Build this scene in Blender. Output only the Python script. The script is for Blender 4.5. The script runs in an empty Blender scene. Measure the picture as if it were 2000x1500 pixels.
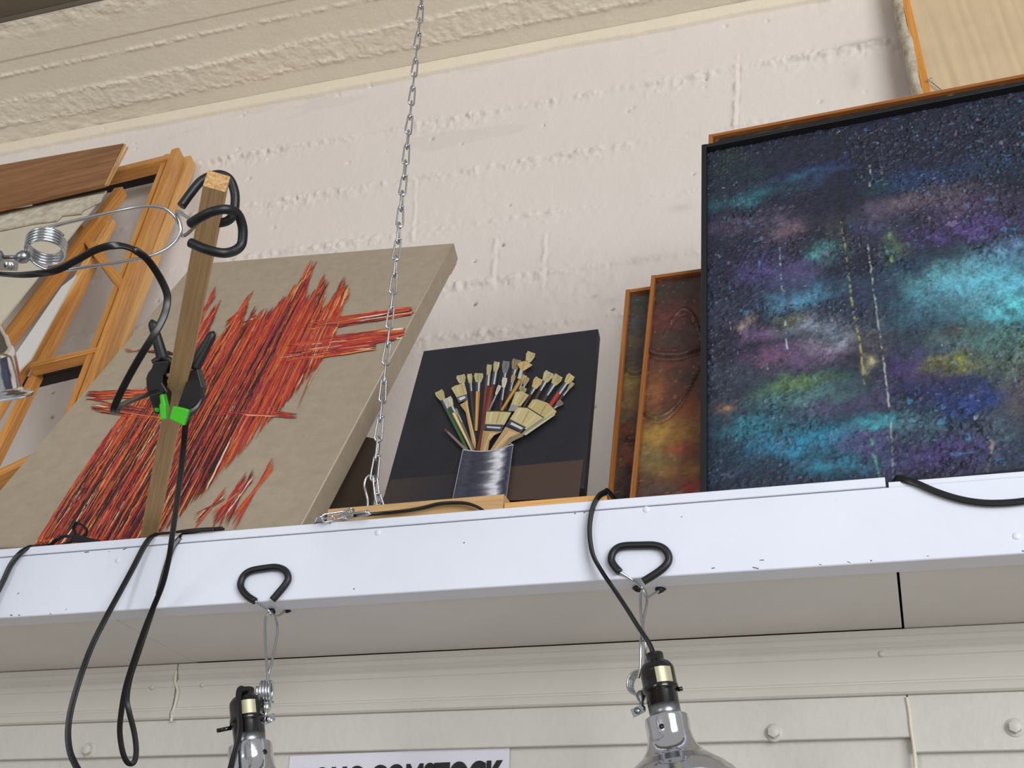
import bpy, math, random
import numpy as np
from mathutils import Vector, Matrix

random.seed(7); np.random.seed(7)
scene = bpy.context.scene
COL = scene.collection

# ------------------------------------------------------------------ camera
F, CX, CY = 2400.0, 1000.0, 750.0          # focal length in pixels of the 2000x1500 frame
PITCH = math.radians(28.5)
EYE = np.array([0.0, 0.0, 1.6])
_X = -np.array([-8250.0, 915.0, F]); _X /= np.linalg.norm(_X)
_fw = np.array([0, 0, 1.0]); _e1 = _fw - _X * _X.dot(_fw); _n1 = np.linalg.norm(_e1); _e1 /= _n1
_e2 = np.cross(_X, _e1); _s = math.sin(PITCH) / _n1; _c = math.sqrt(1 - _s * _s)
_Z = _s * _e1 + _c * _e2
if _Z[1] > 0: _Z = _s * _e1 - _c * _e2
_Y = np.cross(_Z, _X)
RW = np.array([_X, _Y, _Z])                # world = RW @ camera-space (x right, y down, z forward)
FWD = RW @ np.array([0, 0, 1.0])

cam_d = bpy.data.cameras.new('camera'); cam = bpy.data.objects.new('camera', cam_d); COL.objects.link(cam)
cam_d.sensor_width = 36.0; cam_d.lens = 36.0 * F / 2000.0; cam_d.clip_start = 0.02
m3 = np.stack([RW @ np.array([1, 0, 0]), RW @ np.array([0, -1, 0]), RW @ np.array([0, 0, -1])], axis=1)
M = Matrix([[*m3[0], EYE[0]], [*m3[1], EYE[1]], [*m3[2], EYE[2]], [0, 0, 0, 1]])
cam.matrix_world = M
scene.camera = cam

# ------------------------------------------------------------------ light
world = bpy.data.worlds.new('room_light'); scene.world = world; world.use_nodes = True
bg = world.node_tree.nodes['Background']
bg.inputs[0].default_value = (1.0, 0.97, 0.94, 1); bg.inputs[1].default_value = 0.36

def window_light(name, loc, target, sx, sy, power, color):
    l = bpy.data.lights.new(name, 'AREA'); l.shape = 'RECTANGLE'; l.size = sx; l.size_y = sy
    l.energy = power; l.color = color
    o = bpy.data.objects.new(name, l); COL.objects.link(o); o.location = loc
    d = Vector(target) - Vector(loc); o.rotation_euler = d.to_track_quat('-Z', 'Y').to_euler()
    return o
window_light('window_daylight', (4.6, -4.4, 2.45), (-0.6, 1.8, 2.6), 4.4, 3.7, 440, (0.93, 0.97, 1.0))
window_light('clerestory_daylight', (3.9, -4.2, 5.9), (-0.6, 1.8, 2.6), 4.0, 2.4, 90, (0.9, 0.95, 1.0))
window_light('window_daylight_far', (-3.0, -5.2, 2.45), (-0.8, 1.8, 2.6), 1.6, 3.6, 80, (0.95, 0.98, 1.0))

scene.view_settings.view_transform = 'Standard'
scene.view_settings.look = 'None'
scene.view_settings.exposure = 0.0
scene.view_settings.gamma = 1.0
scene.view_settings.use_curve_mapping = False

# ------------------------------------------------------------------ projection helpers
V = lambda *a: np.array(a, float)
def nrm(v): v = np.asarray(v, float); return v / np.linalg.norm(v)
def ray(px, py): return RW @ np.array([(px - CX) / F, (py - CY) / F, 1.0])
def PY(px, py, y): r = ray(px, py); return EYE + r * (y - EYE[1]) / r[1]
def PZ(px, py, z): r = ray(px, py); return EYE + r * (z - EYE[2]) / r[2]
def PD(px, py, d): return EYE + ray(px, py) * d
def PP(px, py, p0, n):
    r = ray(px, py); return EYE + r * (np.dot(np.asarray(p0) - EYE, n) / np.dot(r, n))
def depth(p): return float(np.dot(np.asarray(p) - EYE, FWD))
def lerp(a, b, t): return a + (b - a) * t

# ------------------------------------------------------------------ mesh helpers
class MB:
    def __init__(s): s.v = []; s.f = []; s.uv = []; s.mi = []; s.col = []; s.smooth = []
    def add(s, verts, faces, uvs=None, mi=0, col=None, smooth=False):
        b = len(s.v)
        s.v.extend([tuple(map(float, p)) for p in verts])
        for i, fc in enumerate(faces):
            s.f.append(tuple(b + k for k in fc))
            s.uv.append(uvs[i] if uvs is not None else None)
            s.mi.append(mi); s.col.append(col); s.smooth.append(smooth)
    def build(s, name, mats, parent=None):
        if not isinstance(mats, (list, tuple)): mats = [mats]
        vs = np.array(s.v)
        if parent is None:
            org = V((vs[:, 0].min() + vs[:, 0].max()) / 2, (vs[:, 1].min() + vs[:, 1].max()) / 2, vs[:, 2].min())
        else:
            p = parent; org = V(0, 0, 0)
            while p is not None: org = org + np.array(p.location); p = p.parent
        me = bpy.data.meshes.new(name)
        me.from_pydata([tuple(p) for p in vs - org], [], s.f)
        for m in mats: me.materials.append(m)
        me.polygons.foreach_set('material_index', s.mi)
        me.polygons.foreach_set('use_smooth', s.smooth)
        if any(u is not None for u in s.uv):
            l = me.uv_layers.new(name='UVMap'); flat = []
            for fc, u in zip(s.f, s.uv):
                flat.extend([c for q in (u if u is not None else [(0, 0)] * len(fc)) for c in q])
            l.data.foreach_set('uv', flat)
        if any(c is not None for c in s.col):
            a = me.color_attributes.new('Paint', 'FLOAT_COLOR', 'CORNER'); flat = []
            for fc, c in zip(s.f, s.col):
                c = c if c is not None else (0.5, 0.5, 0.5)
                flat.extend([c[0], c[1], c[2], 1.0] * len(fc))
            a.data.foreach_set('color', flat)
        me.update()
        o = bpy.data.objects.new(name, me); COL.objects.link(o)
        if parent is None: o.location = tuple(org)
        else: o.parent = parent
        return o

def tag(o, label=None, cat=None, group=None, kind=None):
    if label: o['label'] = label
    if cat: o['category'] = cat
    if group: o['group'] = group
    if kind: o['kind'] = kind
    return o
def thing(name, loc, label, cat, group=None):
    o = bpy.data.objects.new(name, None); COL.objects.link(o); o.location = tuple(map(float, loc)); o.empty_display_size = 0.05
    return tag(o, label, cat, group)

BOXF = [(0, 3, 2, 1), (4, 5, 6, 7), (0, 1, 5, 4), (1, 2, 6, 5), (2, 3, 7, 6), (3, 0, 4, 7)]
def add_obox(mb, o, a, b, c, L, Wd, T, bev=0.0, uvoff=0.0, mi=0):
    """box from corner-centre: o = middle of the start face, a = length dir, b = width dir, c = thickness dir"""
    o = np.asarray(o, float); a, b, c = nrm(a), nrm(b), nrm(c)
    if bev <= 0:
        P = []
        for k in (0, 1):
            for (i, j) in ((0, -.5), (1, -.5), (1, .5), (0, .5)):
                P.append(o + a * L * i + b * Wd * j + c * T * (k - .5))
        uv = []
        co = [(i * L, j * Wd, k * T) for k in (0, 1) for (i, j) in ((0, 0), (1, 0), (1, 1), (0, 1))]
        for fc in BOXF:
            us = [co[q] for q in fc]
            ys = [u[1] for u in us]; zs = [u[2] for u in us]; xs = [u[0] for u in us]
            if max(xs) - min(xs) < 1e-9: uv.append([(u[1] * .2 + uvoff, u[2] + uvoff) for u in us])
            elif max(zs) - min(zs) < 1e-9: uv.append([(u[0] + uvoff, u[1] + uvoff) for u in us])
            else: uv.append([(u[0] + uvoff, u[2] + uvoff + .37) for u in us])
        mb.add(P, BOXF, uv, mi)
        return
    # bevelled along the length: octagonal section
    e = bev; s = []
    for (j, k) in ((-.5 * Wd + e, -.5 * T), (.5 * Wd - e, -.5 * T), (.5 * Wd, -.5 * T + e), (.5 * Wd, .5 * T - e),
                   (.5 * Wd - e, .5 * T), (-.5 * Wd + e, .5 * T), (-.5 * Wd, .5 * T - e), (-.5 * Wd, -.5 * T + e)):
        s.append((j, k))
    P = [o + a * x + b * j + c * k for x in (0, L) for (j, k) in s]
    fs, uv = [], []
    per = [0]
    for i in range(8):
        d = math.hypot(s[(i + 1) % 8][0] - s[i][0], s[(i + 1) % 8][1] - s[i][1]); per.append(per[-1] + d)
    for i in range(8):
        j = (i + 1) % 8
        fs.append((i, j, 8 + j, 8 + i))
        uv.append([(uvoff, per[i] + uvoff), (uvoff, per[i + 1] + uvoff), (uvoff + L, per[i + 1] + uvoff), (uvoff + L, per[i] + uvoff)])
    fs.append(tuple(range(7, -1, -1))); uv.append([(s[i][0] * .2 + uvoff, s[i][1] + uvoff) for i in range(7, -1, -1)])
    fs.append(tuple(range(8, 16))); uv.append([(s[i][0] * .2 + uvoff, s[i][1] + uvoff) for i in range(8)])
    mb.add(P, fs, uv, mi)
def add_box(mb, x0, x1, y0, y1, z0, z1, bev=0.0, uvoff=0.0, mi=0):
    add_obox(mb, (x0, (y0 + y1) / 2, (z0 + z1) / 2), (1, 0, 0), (0, 0, 1), (0, -1, 0), x1 - x0, z1 - z0, y1 - y0, bev, uvoff, mi)

def spline(pts, n=8):
    P = [np.asarray(p, float) for p in pts]
    if len(P) < 3: return P
    out = []
    for i in range(len(P) - 1):
        p0 = P[i - 1] if i > 0 else 2 * P[0] - P[1]
        p1, p2 = P[i], P[i + 1]
        p3 = P[i + 2] if i + 2 < len(P) else 2 * P[-1] - P[-2]
        for k in range(n):
            t = k / n
            out.append(.5 * ((2 * p1) + (-p0 + p2) * t + (2 * p0 - 5 * p1 + 4 * p2 - p3) * t * t + (-p0 + 3 * p1 - 3 * p2 + p3) * t ** 3))
    out.append(P[-1]); return out

def sweep(mb, pts, section, wide=None, closed=False, mi=0, scale=None, smooth=True):
    """sweep a section [(a,b)..] along pts; wide = preferred direction of section axis a"""
    n = len(pts); m = len(section); T = []
    for i in range(n):
        if closed: t = pts[(i + 1) % n] - pts[i - 1]
        else: t = pts[min(i + 1, n - 1)] - pts[max(i - 1, 0)]
        T.append(nrm(t))
    ref = np.asarray(wide, float) if wide is not None else (V(0, 0, 1) if abs(T[0][2]) < .9 else V(1, 0, 0))
    A = ref - T[0] * np.dot(ref, T[0])
    if np.linalg.norm(A) < 1e-4: A = np.cross(T[0], V(.3, .8, .5))
    A = nrm(A); vs = []
    for i in range(n):
        if wide is not None:
            q = ref - T[i] * np.dot(ref, T[i])
            if np.linalg.norm(q) > .25: q = nrm(q); A2 = nrm(A * .5 + (q if np.dot(q, A) > 0 else -q) * .5)
            else: A2 = A
            A = nrm(A2 - T[i] * np.dot(A2, T[i]))
        else: A = nrm(A - T[i] * np.dot(A, T[i]))
        B = np.cross(T[i], A); k = scale[i] if scale is not None else 1.0
        for (a, b) in section: vs.append(pts[i] + A * a * k + B * b * k)
    fs = []
    for i in range(n if closed else n - 1):
        j = (i + 1) % n
        for k in range(m):
            l = (k + 1) % m
            fs.append((i * m + k, i * m + l, j * m + l, j * m + k))
    mb.add(vs, fs, None, mi, smooth=smooth)
    if not closed:
        b = len(mb.v) - len(vs)
        for cap in (tuple(range(m - 1, -1, -1)), tuple((n - 1) * m + k for k in range(m))):
            mb.f.append(tuple(b + k for k in cap)); mb.uv.append(None); mb.mi.append(mi); mb.col.append(None); mb.smooth.append(False)
def circ(r, n=10): return [(r * math.cos(2 * math.pi * k / n), r * math.sin(2 * math.pi * k / n)) for k in range(n)]
def twin(r):     # flat two-conductor cord
    s = []
    for k in range(7): a = -math.pi * .36 - 0 + k * (math.pi * .72) / 6; s.append((r + r * math.cos(a), r * math.sin(a)))
    s.append((0, r * .45))
    for k in range(7): a = math.pi - math.pi * .36 + k * (math.pi * .72) / 6; s.append((-r + r * math.cos(a), r * math.sin(a)))
    s.append((0, -r * .45)); return s
def tube(mb, pts, r, n=8, seg=10, closed=False, scale=None, mi=0):
    q = spline(pts, n) if n > 1 else [np.asarray(p, float) for p in pts]
    if closed: q = q[:-1] if np.linalg.norm(q[0] - q[-1]) < 1e-7 else q
    sweep(mb, q, circ(r, seg), None, closed, mi, scale)
def cord_mesh(name, pts, mat, parent=None, r=0.0019, wide=(1, 0, 0.2), n=10):
    mb = MB(); sweep(mb, spline(pts, n), twin(r), wide); return mb.build(name, mat, parent)
def add_lathe(mb, prof, o, axis, seg=40, mi=0, smooth=True):
    """prof [(r,h)..] along axis from o"""
    axis = nrm(axis); a = nrm(np.cross(axis, V(.2, .9, .1))); b = np.cross(axis, a); vs = []; fs = []
    for (r, h) in prof:
        for k in range(seg):
            t = 2 * math.pi * k / seg; vs.append(np.asarray(o) + axis * h + (a * math.cos(t) + b * math.sin(t)) * r)
    for i in range(len(prof) - 1):
        for k in range(seg):
            l = (k + 1) % seg; fs.append((i * seg + k, (i + 1) * seg + k, (i + 1) * seg + l, i * seg + l))
    mb.add(vs, fs, None, mi, smooth=smooth)
def add_prism(mb, outline, off, mi=0, taper=1.0, smooth=False):
    """outline: list of 3D points; extruded by vector off (ends scaled about centre by taper)"""
    P = [np.asarray(p, float) for p in outline]; n = len(P); c = sum(P) / n; off = np.asarray(off, float)
    Q = [c + (p - c) * taper + off for p in P]
    nn = sum((np.cross(P[i] - c, P[(i + 1) % n] - c) for i in range(n)), V(0, 0, 0))
    fl = np.dot(nn, off) > 0
    f1 = tuple(range(n)); f2 = tuple(range(n, 2 * n))
    fs = [f1[::-1] if fl else f1, f2 if fl else f2[::-1]]
    for i in range(n):
        j = (i + 1) % n; q = (i, j, n + j, n + i); fs.append(q if fl else q[::-1])
    mb.add(P + Q, fs, None, mi, smooth=smooth)

# ------------------------------------------------------------------ noise in numpy
def vnoise(x, y, seed=0):
    rs = np.random.RandomState(seed); N = 256; g = rs.rand(N, N)
    xi = np.floor(x).astype(int); yi = np.floor(y).astype(int); fx = x - xi; fy = y - yi
    fx = fx * fx * (3 - 2 * fx); fy = fy * fy * (3 - 2 * fy)
    a = g[xi % N, yi % N]; b = g[(xi + 1) % N, yi % N]; c = g[xi % N, (yi + 1) % N]; d = g[(xi + 1) % N, (yi + 1) % N]
    return (a * (1 - fx) + b * fx) * (1 - fy) + (c * (1 - fx) + d * fx) * fy
def fbm(x, y, o=4, seed=0):
    s = np.zeros_like(x); a = .5; t = 0
    for i in range(o): s += a * vnoise(x * 2 ** i, y * 2 ** i, seed + i); t += a; a *= .55
    return s / t
def lin(c):
    c = np.asarray(c, float) / 255.0
    return np.where(c <= .04045, c / 12.92, ((c + .055) / 1.055) ** 2.4)

def grid_sheet(name, p00, r, u, n, w, h, nx, ny, hf, cf, mat, parent=None):
    """dense relief sheet: p00 lower-left corner, r right, u up, n outward; hf(s,t)->height, cf(s,t)->rgb linear"""
    s, t = np.meshgrid(np.linspace(0, w, nx), np.linspace(0, h, ny)); H = hf(s, t)
    P = np.asarray(p00)[None, None] + s[..., None] * r + t[..., None] * u + H[..., None] * n
    P = P.reshape(-1, 3); org = V(0, 0, 0)
    if parent is None: org = V(P[:, 0].mean(), P[:, 1].mean(), P[:, 2].min())
    else:
        q = parent
        while q is not None: org = org + np.array(q.location); q = q.parent
    me = bpy.data.meshes.new(name); nv = nx * ny; nf = (nx - 1) * (ny - 1)
    me.vertices.add(nv); me.vertices.foreach_set('co', (P - org).ravel())
    i = np.arange(nx - 1)[None, :] + np.arange(ny - 1)[:, None] * nx
    q = np.stack([i, i + 1, i + 1 + nx, i + nx], -1).reshape(-1, 4)
    me.loops.add(nf * 4); me.loops.foreach_set('vertex_index', q.ravel())
    me.polygons.add(nf); me.polygons.foreach_set('loop_start', np.arange(nf) * 4)
    me.polygons.foreach_set('use_smooth', np.ones(nf, bool))
    me.materials.append(mat)
    if cf is not None:
        c = cf(s, t, H).reshape(-1, 3); a = me.color_attributes.new('Paint', 'FLOAT_COLOR', 'POINT')
        a.data.foreach_set('color', np.concatenate([np.clip(c, 0, 1), np.ones((nv, 1))], 1).ravel())
    me.update(calc_edges=True); me.validate()
    o = bpy.data.objects.new(name, me); COL.objects.link(o)
    if parent is None: o.location = tuple(org)
    else: o.parent = parent
    return o

# ------------------------------------------------------------------ materials
def new_mat(name):
    m = bpy.data.materials.new(name); m.use_nodes = True; nt = m.node_tree
    return m, nt, nt.nodes['Principled BSDF']
def N(nt, t, **kw):
    n = nt.nodes.new(t)
    for k, v in kw.items():
        if k in n.inputs.keys(): n.inputs[k].default_value = v
        else: setattr(n, k, v)
    return n
def plain(name, rgb, rough=.5, metal=0.0, var=0.0, vscale=8.0, bump=0.0, bscale=200.0, bdist=.002, coat=0.0, rgb2=None):
    m, nt, b = new_mat(name); c = tuple(lin(rgb)) + (1,)
    b.inputs['Base Color'].default_value = c; b.inputs['Roughness'].default_value = rough; b.inputs['Metallic'].default_value = metal
    if coat: b.inputs['Coat Weight'].default_value = coat; b.inputs['Coat Roughness'].default_value = .15
    tc = N(nt, 'ShaderNodeTexCoord')
    if var > 0 or rgb2 is not None:
        nz = N(nt, 'ShaderNodeTexNoise', Scale=vscale, Detail=6.0, Roughness=.6); nt.links.new(tc.outputs['Object'], nz.inputs['Vector'])
        rp = N(nt, 'ShaderNodeValToRGB'); e = rp.color_ramp.elements
        c2 = tuple(lin(rgb2)) + (1,) if rgb2 is not None else tuple(min(1, x * (1 + var)) for x in c[:3]) + (1,)
        c1 = c if rgb2 is not None else tuple(x * (1 - var) for x in c[:3]) + (1,)
        e[0].position = .32; e[1].position = .68; e[0].color = c1; e[1].color = c2
        nt.links.new(nz.outputs['Fac'], rp.inputs['Fac']); nt.links.new(rp.outputs['Color'], b.inputs['Base Color'])
    if bump > 0:
        nb = N(nt, 'ShaderNodeTexNoise', Scale=bscale, Detail=5.0); nt.links.new(tc.outputs['Object'], nb.inputs['Vector'])
        bp = N(nt, 'ShaderNodeBump', Strength=bump, Distance=bdist); nt.links.new(nb.outputs['Fac'], bp.inputs['Height'])
        nt.links.new(bp.outputs['Normal'], b.inputs['Normal'])
    return m
def wood(name, dark, light, rough=.5, along=3.0, across=90.0, dist=2.0):
    m, nt, b = new_mat(name); b.inputs['Roughness'].default_value = rough
    tc = N(nt, 'ShaderNodeTexCoord'); mp = N(nt, 'ShaderNodeMapping'); mp.inputs['Scale'].default_value = (along, across, 1)
    nt.links.new(tc.outputs['UV'], mp.inputs['Vector'])
    nz = N(nt, 'ShaderNodeTexNoise', Scale=1.0, Detail=7.0, Roughness=.62, Distortion=dist); nt.links.new(mp.outputs['Vector'], nz.inputs['Vector'])
    rp = N(nt, 'ShaderNodeValToRGB'); e = rp.color_ramp.elements
    e[0].position = .3; e[0].color = tuple(lin(dark)) + (1,); e[1].position = .62; e[1].color = tuple(lin(light)) + (1,)
    nt.links.new(nz.outputs['Fac'], rp.inputs['Fac']); nt.links.new(rp.outputs['Color'], b.inputs['Base Color'])
    bp = N(nt, 'ShaderNodeBump', Strength=.25, Distance=.001); nt.links.new(nz.outputs['Fac'], bp.inputs['Height']); nt.links.new(bp.outputs['Normal'], b.inputs['Normal'])
    return m
def paint_attr(name, rough=.45, bump=0.3, bscale=400, coat=0.0, spec=.5):
    m, nt, b = new_mat(name); a = N(nt, 'ShaderNodeVertexColor', layer_name='Paint')
    nt.links.new(a.outputs['Color'], b.inputs['Base Color']); b.inputs['Roughness'].default_value = rough
    b.inputs['Specular IOR Level'].default_value = spec
    if coat: b.inputs['Coat Weight'].default_value = coat; b.inputs['Coat Roughness'].default_value = .2
    tc = N(nt, 'ShaderNodeTexCoord'); nb = N(nt, 'ShaderNodeTexNoise', Scale=float(bscale), Detail=4.0); nt.links.new(tc.outputs['Object'], nb.inputs['Vector'])
    bp = N(nt, 'ShaderNodeBump', Strength=bump, Distance=.0015); nt.links.new(nb.outputs['Fac'], bp.inputs['Height']); nt.links.new(bp.outputs['Normal'], b.inputs['Normal'])
    return m

M_wall = paint_attr('painted_concrete', .7, .55, 110)
M_white = plain('white_paint', (222, 226, 238), .42, var=.03, vscale=5, bump=.12, bscale=70)
M_soffit = plain('grey_white_paint', (222, 220, 219), .5, var=.05, vscale=4, bump=.08, bscale=60)
M_trim = plain('trim_paint', (200, 196, 188), .45, var=.03, vscale=4, bump=.08, bscale=50)
M_ledger = plain('ledger_paint', (198, 195, 188), .5, var=.04, vscale=7, bump=.35, bscale=60, bdist=.004)
M_caulk = plain('caulk', (214, 206, 190), .6)
M_steel = plain('zinc_steel', (200, 204, 208), .22, metal=1.0)
M_steel_dull = plain('zinc_dull', (150, 153, 156), .35, metal=1.0)
M_alu = plain('spun_aluminium', (226, 229, 236), .11, metal=1.0, bump=.03, bscale=300)
M_rubber = plain('black_rubber', (19, 20, 24), .42, bump=.08, bscale=300)
M_cord = plain('black_vinyl_cord', (14, 14, 17), .32)
M_black = plain('black_bakelite', (9, 9, 10), .2, coat=.4)
M_green = plain('green_plastic', (70, 190, 38), .4)
M_pine = wood('pine', (168, 104, 44), (205, 146, 76), .45)
M_pine_pale = wood('pine_pale', (190, 130, 66), (221, 172, 104), .5)
M_stick = wood('weathered_stick', (166, 132, 92), (194, 162, 118), .7, 4, 160)
M_endgrain = plain('end_grain', (176, 124, 72), .85, bump=1.0, bscale=350, bdist=.004, rgb2=(224, 186, 130), vscale=260)
M_ply = wood('plywood', (114, 74, 43), (150, 104, 66), .5, 3, 40, 1.2)
M_plyedge = wood('plywood_edge', (160, 118, 66), (205, 165, 104), .6, 3, 500)
M_tan = wood('tan_board', (176, 136, 88), (204, 166, 116), .6, 3, 60)
M_orange = wood('orange_frame', (128, 74, 30), (166, 104, 48), .45, 3, 120)
M_orange_l = wood('orange_frame_light', (180, 112, 40), (212, 146, 64), .45, 3, 120)
M_linen = plain('raw_linen', (160, 145, 125), .9, var=.07, vscale=40, bump=.5, bscale=900, bdist=.001)
M_cream = plain('primed_canvas', (196, 186, 166), .85, var=.04, vscale=10, bump=.2, bscale=300)
M_torn = plain('torn_canvas', (208, 200, 182), .9, rgb2=(170, 158, 136), vscale=45, bump=.35, bscale=90)
M_fold = plain('folded_canvas', (206, 196, 178), .9, rgb2=(146, 130, 108), vscale=35, bump=.3, bscale=80)
M_dark = plain('dark_stained', (44, 36, 30), .7, var=.2, vscale=8)
M_blackframe = plain('black_frame', (22, 22, 26), .45, var=.1, vscale=20)
M_card = plain('cardboard', (196, 172, 138), .85, var=.05, vscale=14)
M_paper = plain('paper', (214, 212, 222), .7, var=.02, vscale=10, bump=.1, bscale=25, bdist=.004)
M_ink = plain('black_ink', (14, 14, 14), .6)
M_art = paint_attr('oil_paint', .5, .15, 300)
M_impasto = paint_attr('impasto_paint', .5, .4, 700, spec=.3)
M_warm = paint_attr('warm_impasto', .45, .5, 350, coat=.15)
M_strokes = paint_attr('stroke_paint', .45, .6, 500)
M_floor = plain('floor_boards', (138, 122, 104), .6, var=.1, vscale=3)
M_darkwood = plain('dark_ceiling_board', (104, 92, 78), .8, var=.15, vscale=9, bump=.4, bscale=60)
M_blue = plain('blue_tape', (60, 130, 190), .5)
M_label = plain('foil_label', (196, 190, 160), .3, metal=.5)

# ------------------------------------------------------------------ key planes
YF = 1.4294                 # front of the shelf fascia
ZS = 2.2310                 # top of the shelf
ZB = 2.1228                 # underside of the fascia
YL = 1.7110                 # lower wall / moulding plane
YW = 2.31                   # concrete wall above the shelf
XL, XR = -3.5, 1.3

# ================================================================== THE SETTING
zc = .5 * (PY(0, 286, YW)[2] + PY(1525, 0, YW)[2])         # crease between wall and ceiling
seams = [PY(1100, 196, YW)[2], PY(1030, 313, YW)[2], PY(950, 432, YW)[2], PY(1000, 541, YW)[2], PY(500, 300, YW)[2], PY(1000, 640, YW)[2]]
ZW0 = ZS - .02
rs = np.random.RandomState(3)
wx0, wx1 = -3.5, 1.3
def wall_h(s, t):
    z = t + ZW0; x = s + wx0
    h = .0022 * (fbm(x * 9, z * 9, 3, 5) - .5) + .0010 * (fbm(x * 60, z * 60, 3, 9) - .5)
    for i, zs in enumerate(seams):
        zz = zs + .004 * (fbm(x * 4, x * 0 + i * 7.3, 3, 40 + i) - .5) * 2
        d = z - zz; amp = np.clip(fbm(x * 5, x * 0 + 3.1 * i, 3, 20 + i) * 2.6 - .5, 0, 1.3)
        rough = fbm(x * 75, z * 75, 3, 31 + i)
        h += amp * .0046 * np.exp(-(d / .008) ** 2) * np.clip(rough * 2.6 - .75, -.12, 1.6)
        h += amp ** 2 * .0034 * np.exp(-((d + .012) / .026) ** 2) * np.clip(rough * 2 - 1.0, -.15, 1)
        h += .0012 * np.tanh(d / .003) * (.5 + .5 * math.sin(i * 2.1))
    patch = np.clip(fbm(x * 3.3, z * 4.1, 3, 77) * 3.2 - 1.95, 0, 1)
    h += patch * .0035 * (fbm(x * 45, z * 45, 3, 61) - .5) * 2
    for k in range(130):
        cx, cz = rs2[k]; rr = rad2[k]
        msk = (np.abs(x - cx) < .03) & (np.abs(z - cz) < .03)
        if msk.any(): h[msk] -= .0075 * np.exp(-(((x[msk] - cx) / rr) ** 2 + ((z[msk] - cz) / rr / .8) ** 2))
    for (px, py, py2) in ((812, 350, 470), (1065, 455, 560), (968, 460, 560), (1440, 110, 260)):      # vertical form joints
        a = PY(px, py, YW); b = PY(px - 6, py2, YW)
        k = np.clip((z - b[2]) / (a[2] - b[2]), -.2, 1.2); xx = b[0] + (a[0] - b[0]) * k + .004 * (fbm(z * 40, z * 0, 2, 8) - .5)
        inside = (z > b[2]) & (z < a[2]); big = 1.6 if px == 1440 else .9
        h += inside * big * (.0045 * np.exp(-((x - xx) / .006) ** 2) * np.clip(fbm(x * 70, z * 50, 2, 12) * 2 - .5, 0, 1.5) - .002 * np.exp(-((x - xx - .006) / .003) ** 2))
    # plaster band right under the ceiling
    edge = zc - .040 + .010 * (fbm(x * 10, x * 0 + .5, 4, 90) - .5)
    h += .010 * np.clip((z - edge) / .006, 0, 1)
    return h
rs2 = np.stack([rs.uniform(-2.2, .7, 130), rs.uniform(ZS, zc, 130)], 1); rad2 = rs.uniform(.0022, .0052, 130)
def wall_c(s, t, H):
    z = t + ZW0; x = s + wx0
    up = np.clip((z - (zc - .044)) / .006, 0, 1)[..., None]
    base = lin((215, 205, 197)) * (1 - up) + lin((221, 209, 188)) * up
    c = base[...] * (1 + .05 * (fbm(x * 6, z * 6, 4, 3) - .5))[..., None]
    grime = np.clip(fbm(x * 2.2, z * 9, 4, 55) * 3 - 2.05, 0, .06)[..., None] * (1 - up)
    for (px, py, rx, rz, a) in ((1690, 85, .075, .010, .30), (1665, 150, .022, .04, .14), (1330, 405, .03, .012, .14), (1260, 505, .06, .012, .14), (1215, 650, .015, .04, .22), (1195, 585, .02, .01, .16)):
        p = PY(px, py, YW); g = np.exp(-(((x - p[0]) / rx) ** 2 + ((z - p[2]) / rz) ** 2)) * a * (.4 + 1.1 * fbm(x * 40, z * 40, 3, 44))
        grime = np.maximum(grime, g[..., None])
    c = c * (1 - grime) + lin((92, 84, 76)) * grime
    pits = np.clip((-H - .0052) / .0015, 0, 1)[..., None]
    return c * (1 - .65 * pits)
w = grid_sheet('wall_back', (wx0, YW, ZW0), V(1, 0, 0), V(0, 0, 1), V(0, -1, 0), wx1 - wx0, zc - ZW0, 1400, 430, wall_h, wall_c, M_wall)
tag(w, 'cream painted concrete wall with board marks and pits', kind='structure')

CA = math.radians(22); cd = V(0, -math.cos(CA), math.sin(CA)); cn = V(0, -math.sin(CA), -math.cos(CA))
C0 = V(0, YW - .012, zc)
def ct(px, py): return float(np.dot(PP(px, py, C0, cn) - C0, cd))
t_edge = ct(0, 47); t1 = ct(0, 150); t2 = ct(250, 155); t3 = ct(250, 200); t4 = ct(250, 68)
def ceil_h(s, t):
    x = s + wx0
    h = .002 * (fbm(x * 8, t * 8, 3, 15) - .5) + .0008 * (fbm(x * 60, t * 60, 3, 19) - .5)
    d = t - t1 - .006 * (fbm(x * 3, x * 0, 2, 4) - .5)
    h += .0034 * np.exp(-(d / .006) ** 2) * np.clip(fbm(x * 85, t * 60, 3, 2) * 2.6 - .7, 0, 1.5)
    band = 1 / (1 + np.exp(-(t - t3) / .003)) * 1 / (1 + np.exp((t - t2) / .003))
    h += band * (.0028 + .0032 * (fbm(x * 55, t * 55, 4, 6) - .5) * 2)
    for tt in (t2, t3): h += .0035 * np.exp(-((t - tt - .02 * (fbm(x * 3, x * 0 + tt, 3, 88) - .5)) / .008) ** 2) * np.clip(fbm(x * 90, t * 90, 3, 66) * 2.8 - .9, 0, 1.4)
    low = np.clip(1 - t / t3, 0, 1); h += (t < t3) * .006 * (fbm(x * 12, t * 30, 4, 21) - .5) * 2 * np.clip(fbm(x * 2.5, t * 3, 2, 25) * 3 - 1, 0, 1)
    h += .0016 * np.tanh((t - t4) / .002)
    h += (t > t_edge - .06) * .010 * (fbm(x * 28, t * 40, 4, 71) - .5) * np.clip((t - t_edge + .06) / .03, 0, 1)
    return h
def ceil_c(s, t, H):
    x = s + wx0; c = np.ones(s.shape + (1,)) * lin((226, 215, 195))
    return c * (1 + .05 * (fbm(x * 6, t * 6, 4, 13) - .5))[..., None]
w = grid_sheet('ceiling', C0 + V(wx0, 0, 0), V(1, 0, 0), cd, cn, wx1 - wx0, t_edge, 1400, 240, ceil_h, ceil_c, M_wall)
tag(w, 'beige concrete ceiling slope with rough board ridges', kind='structure')
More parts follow.
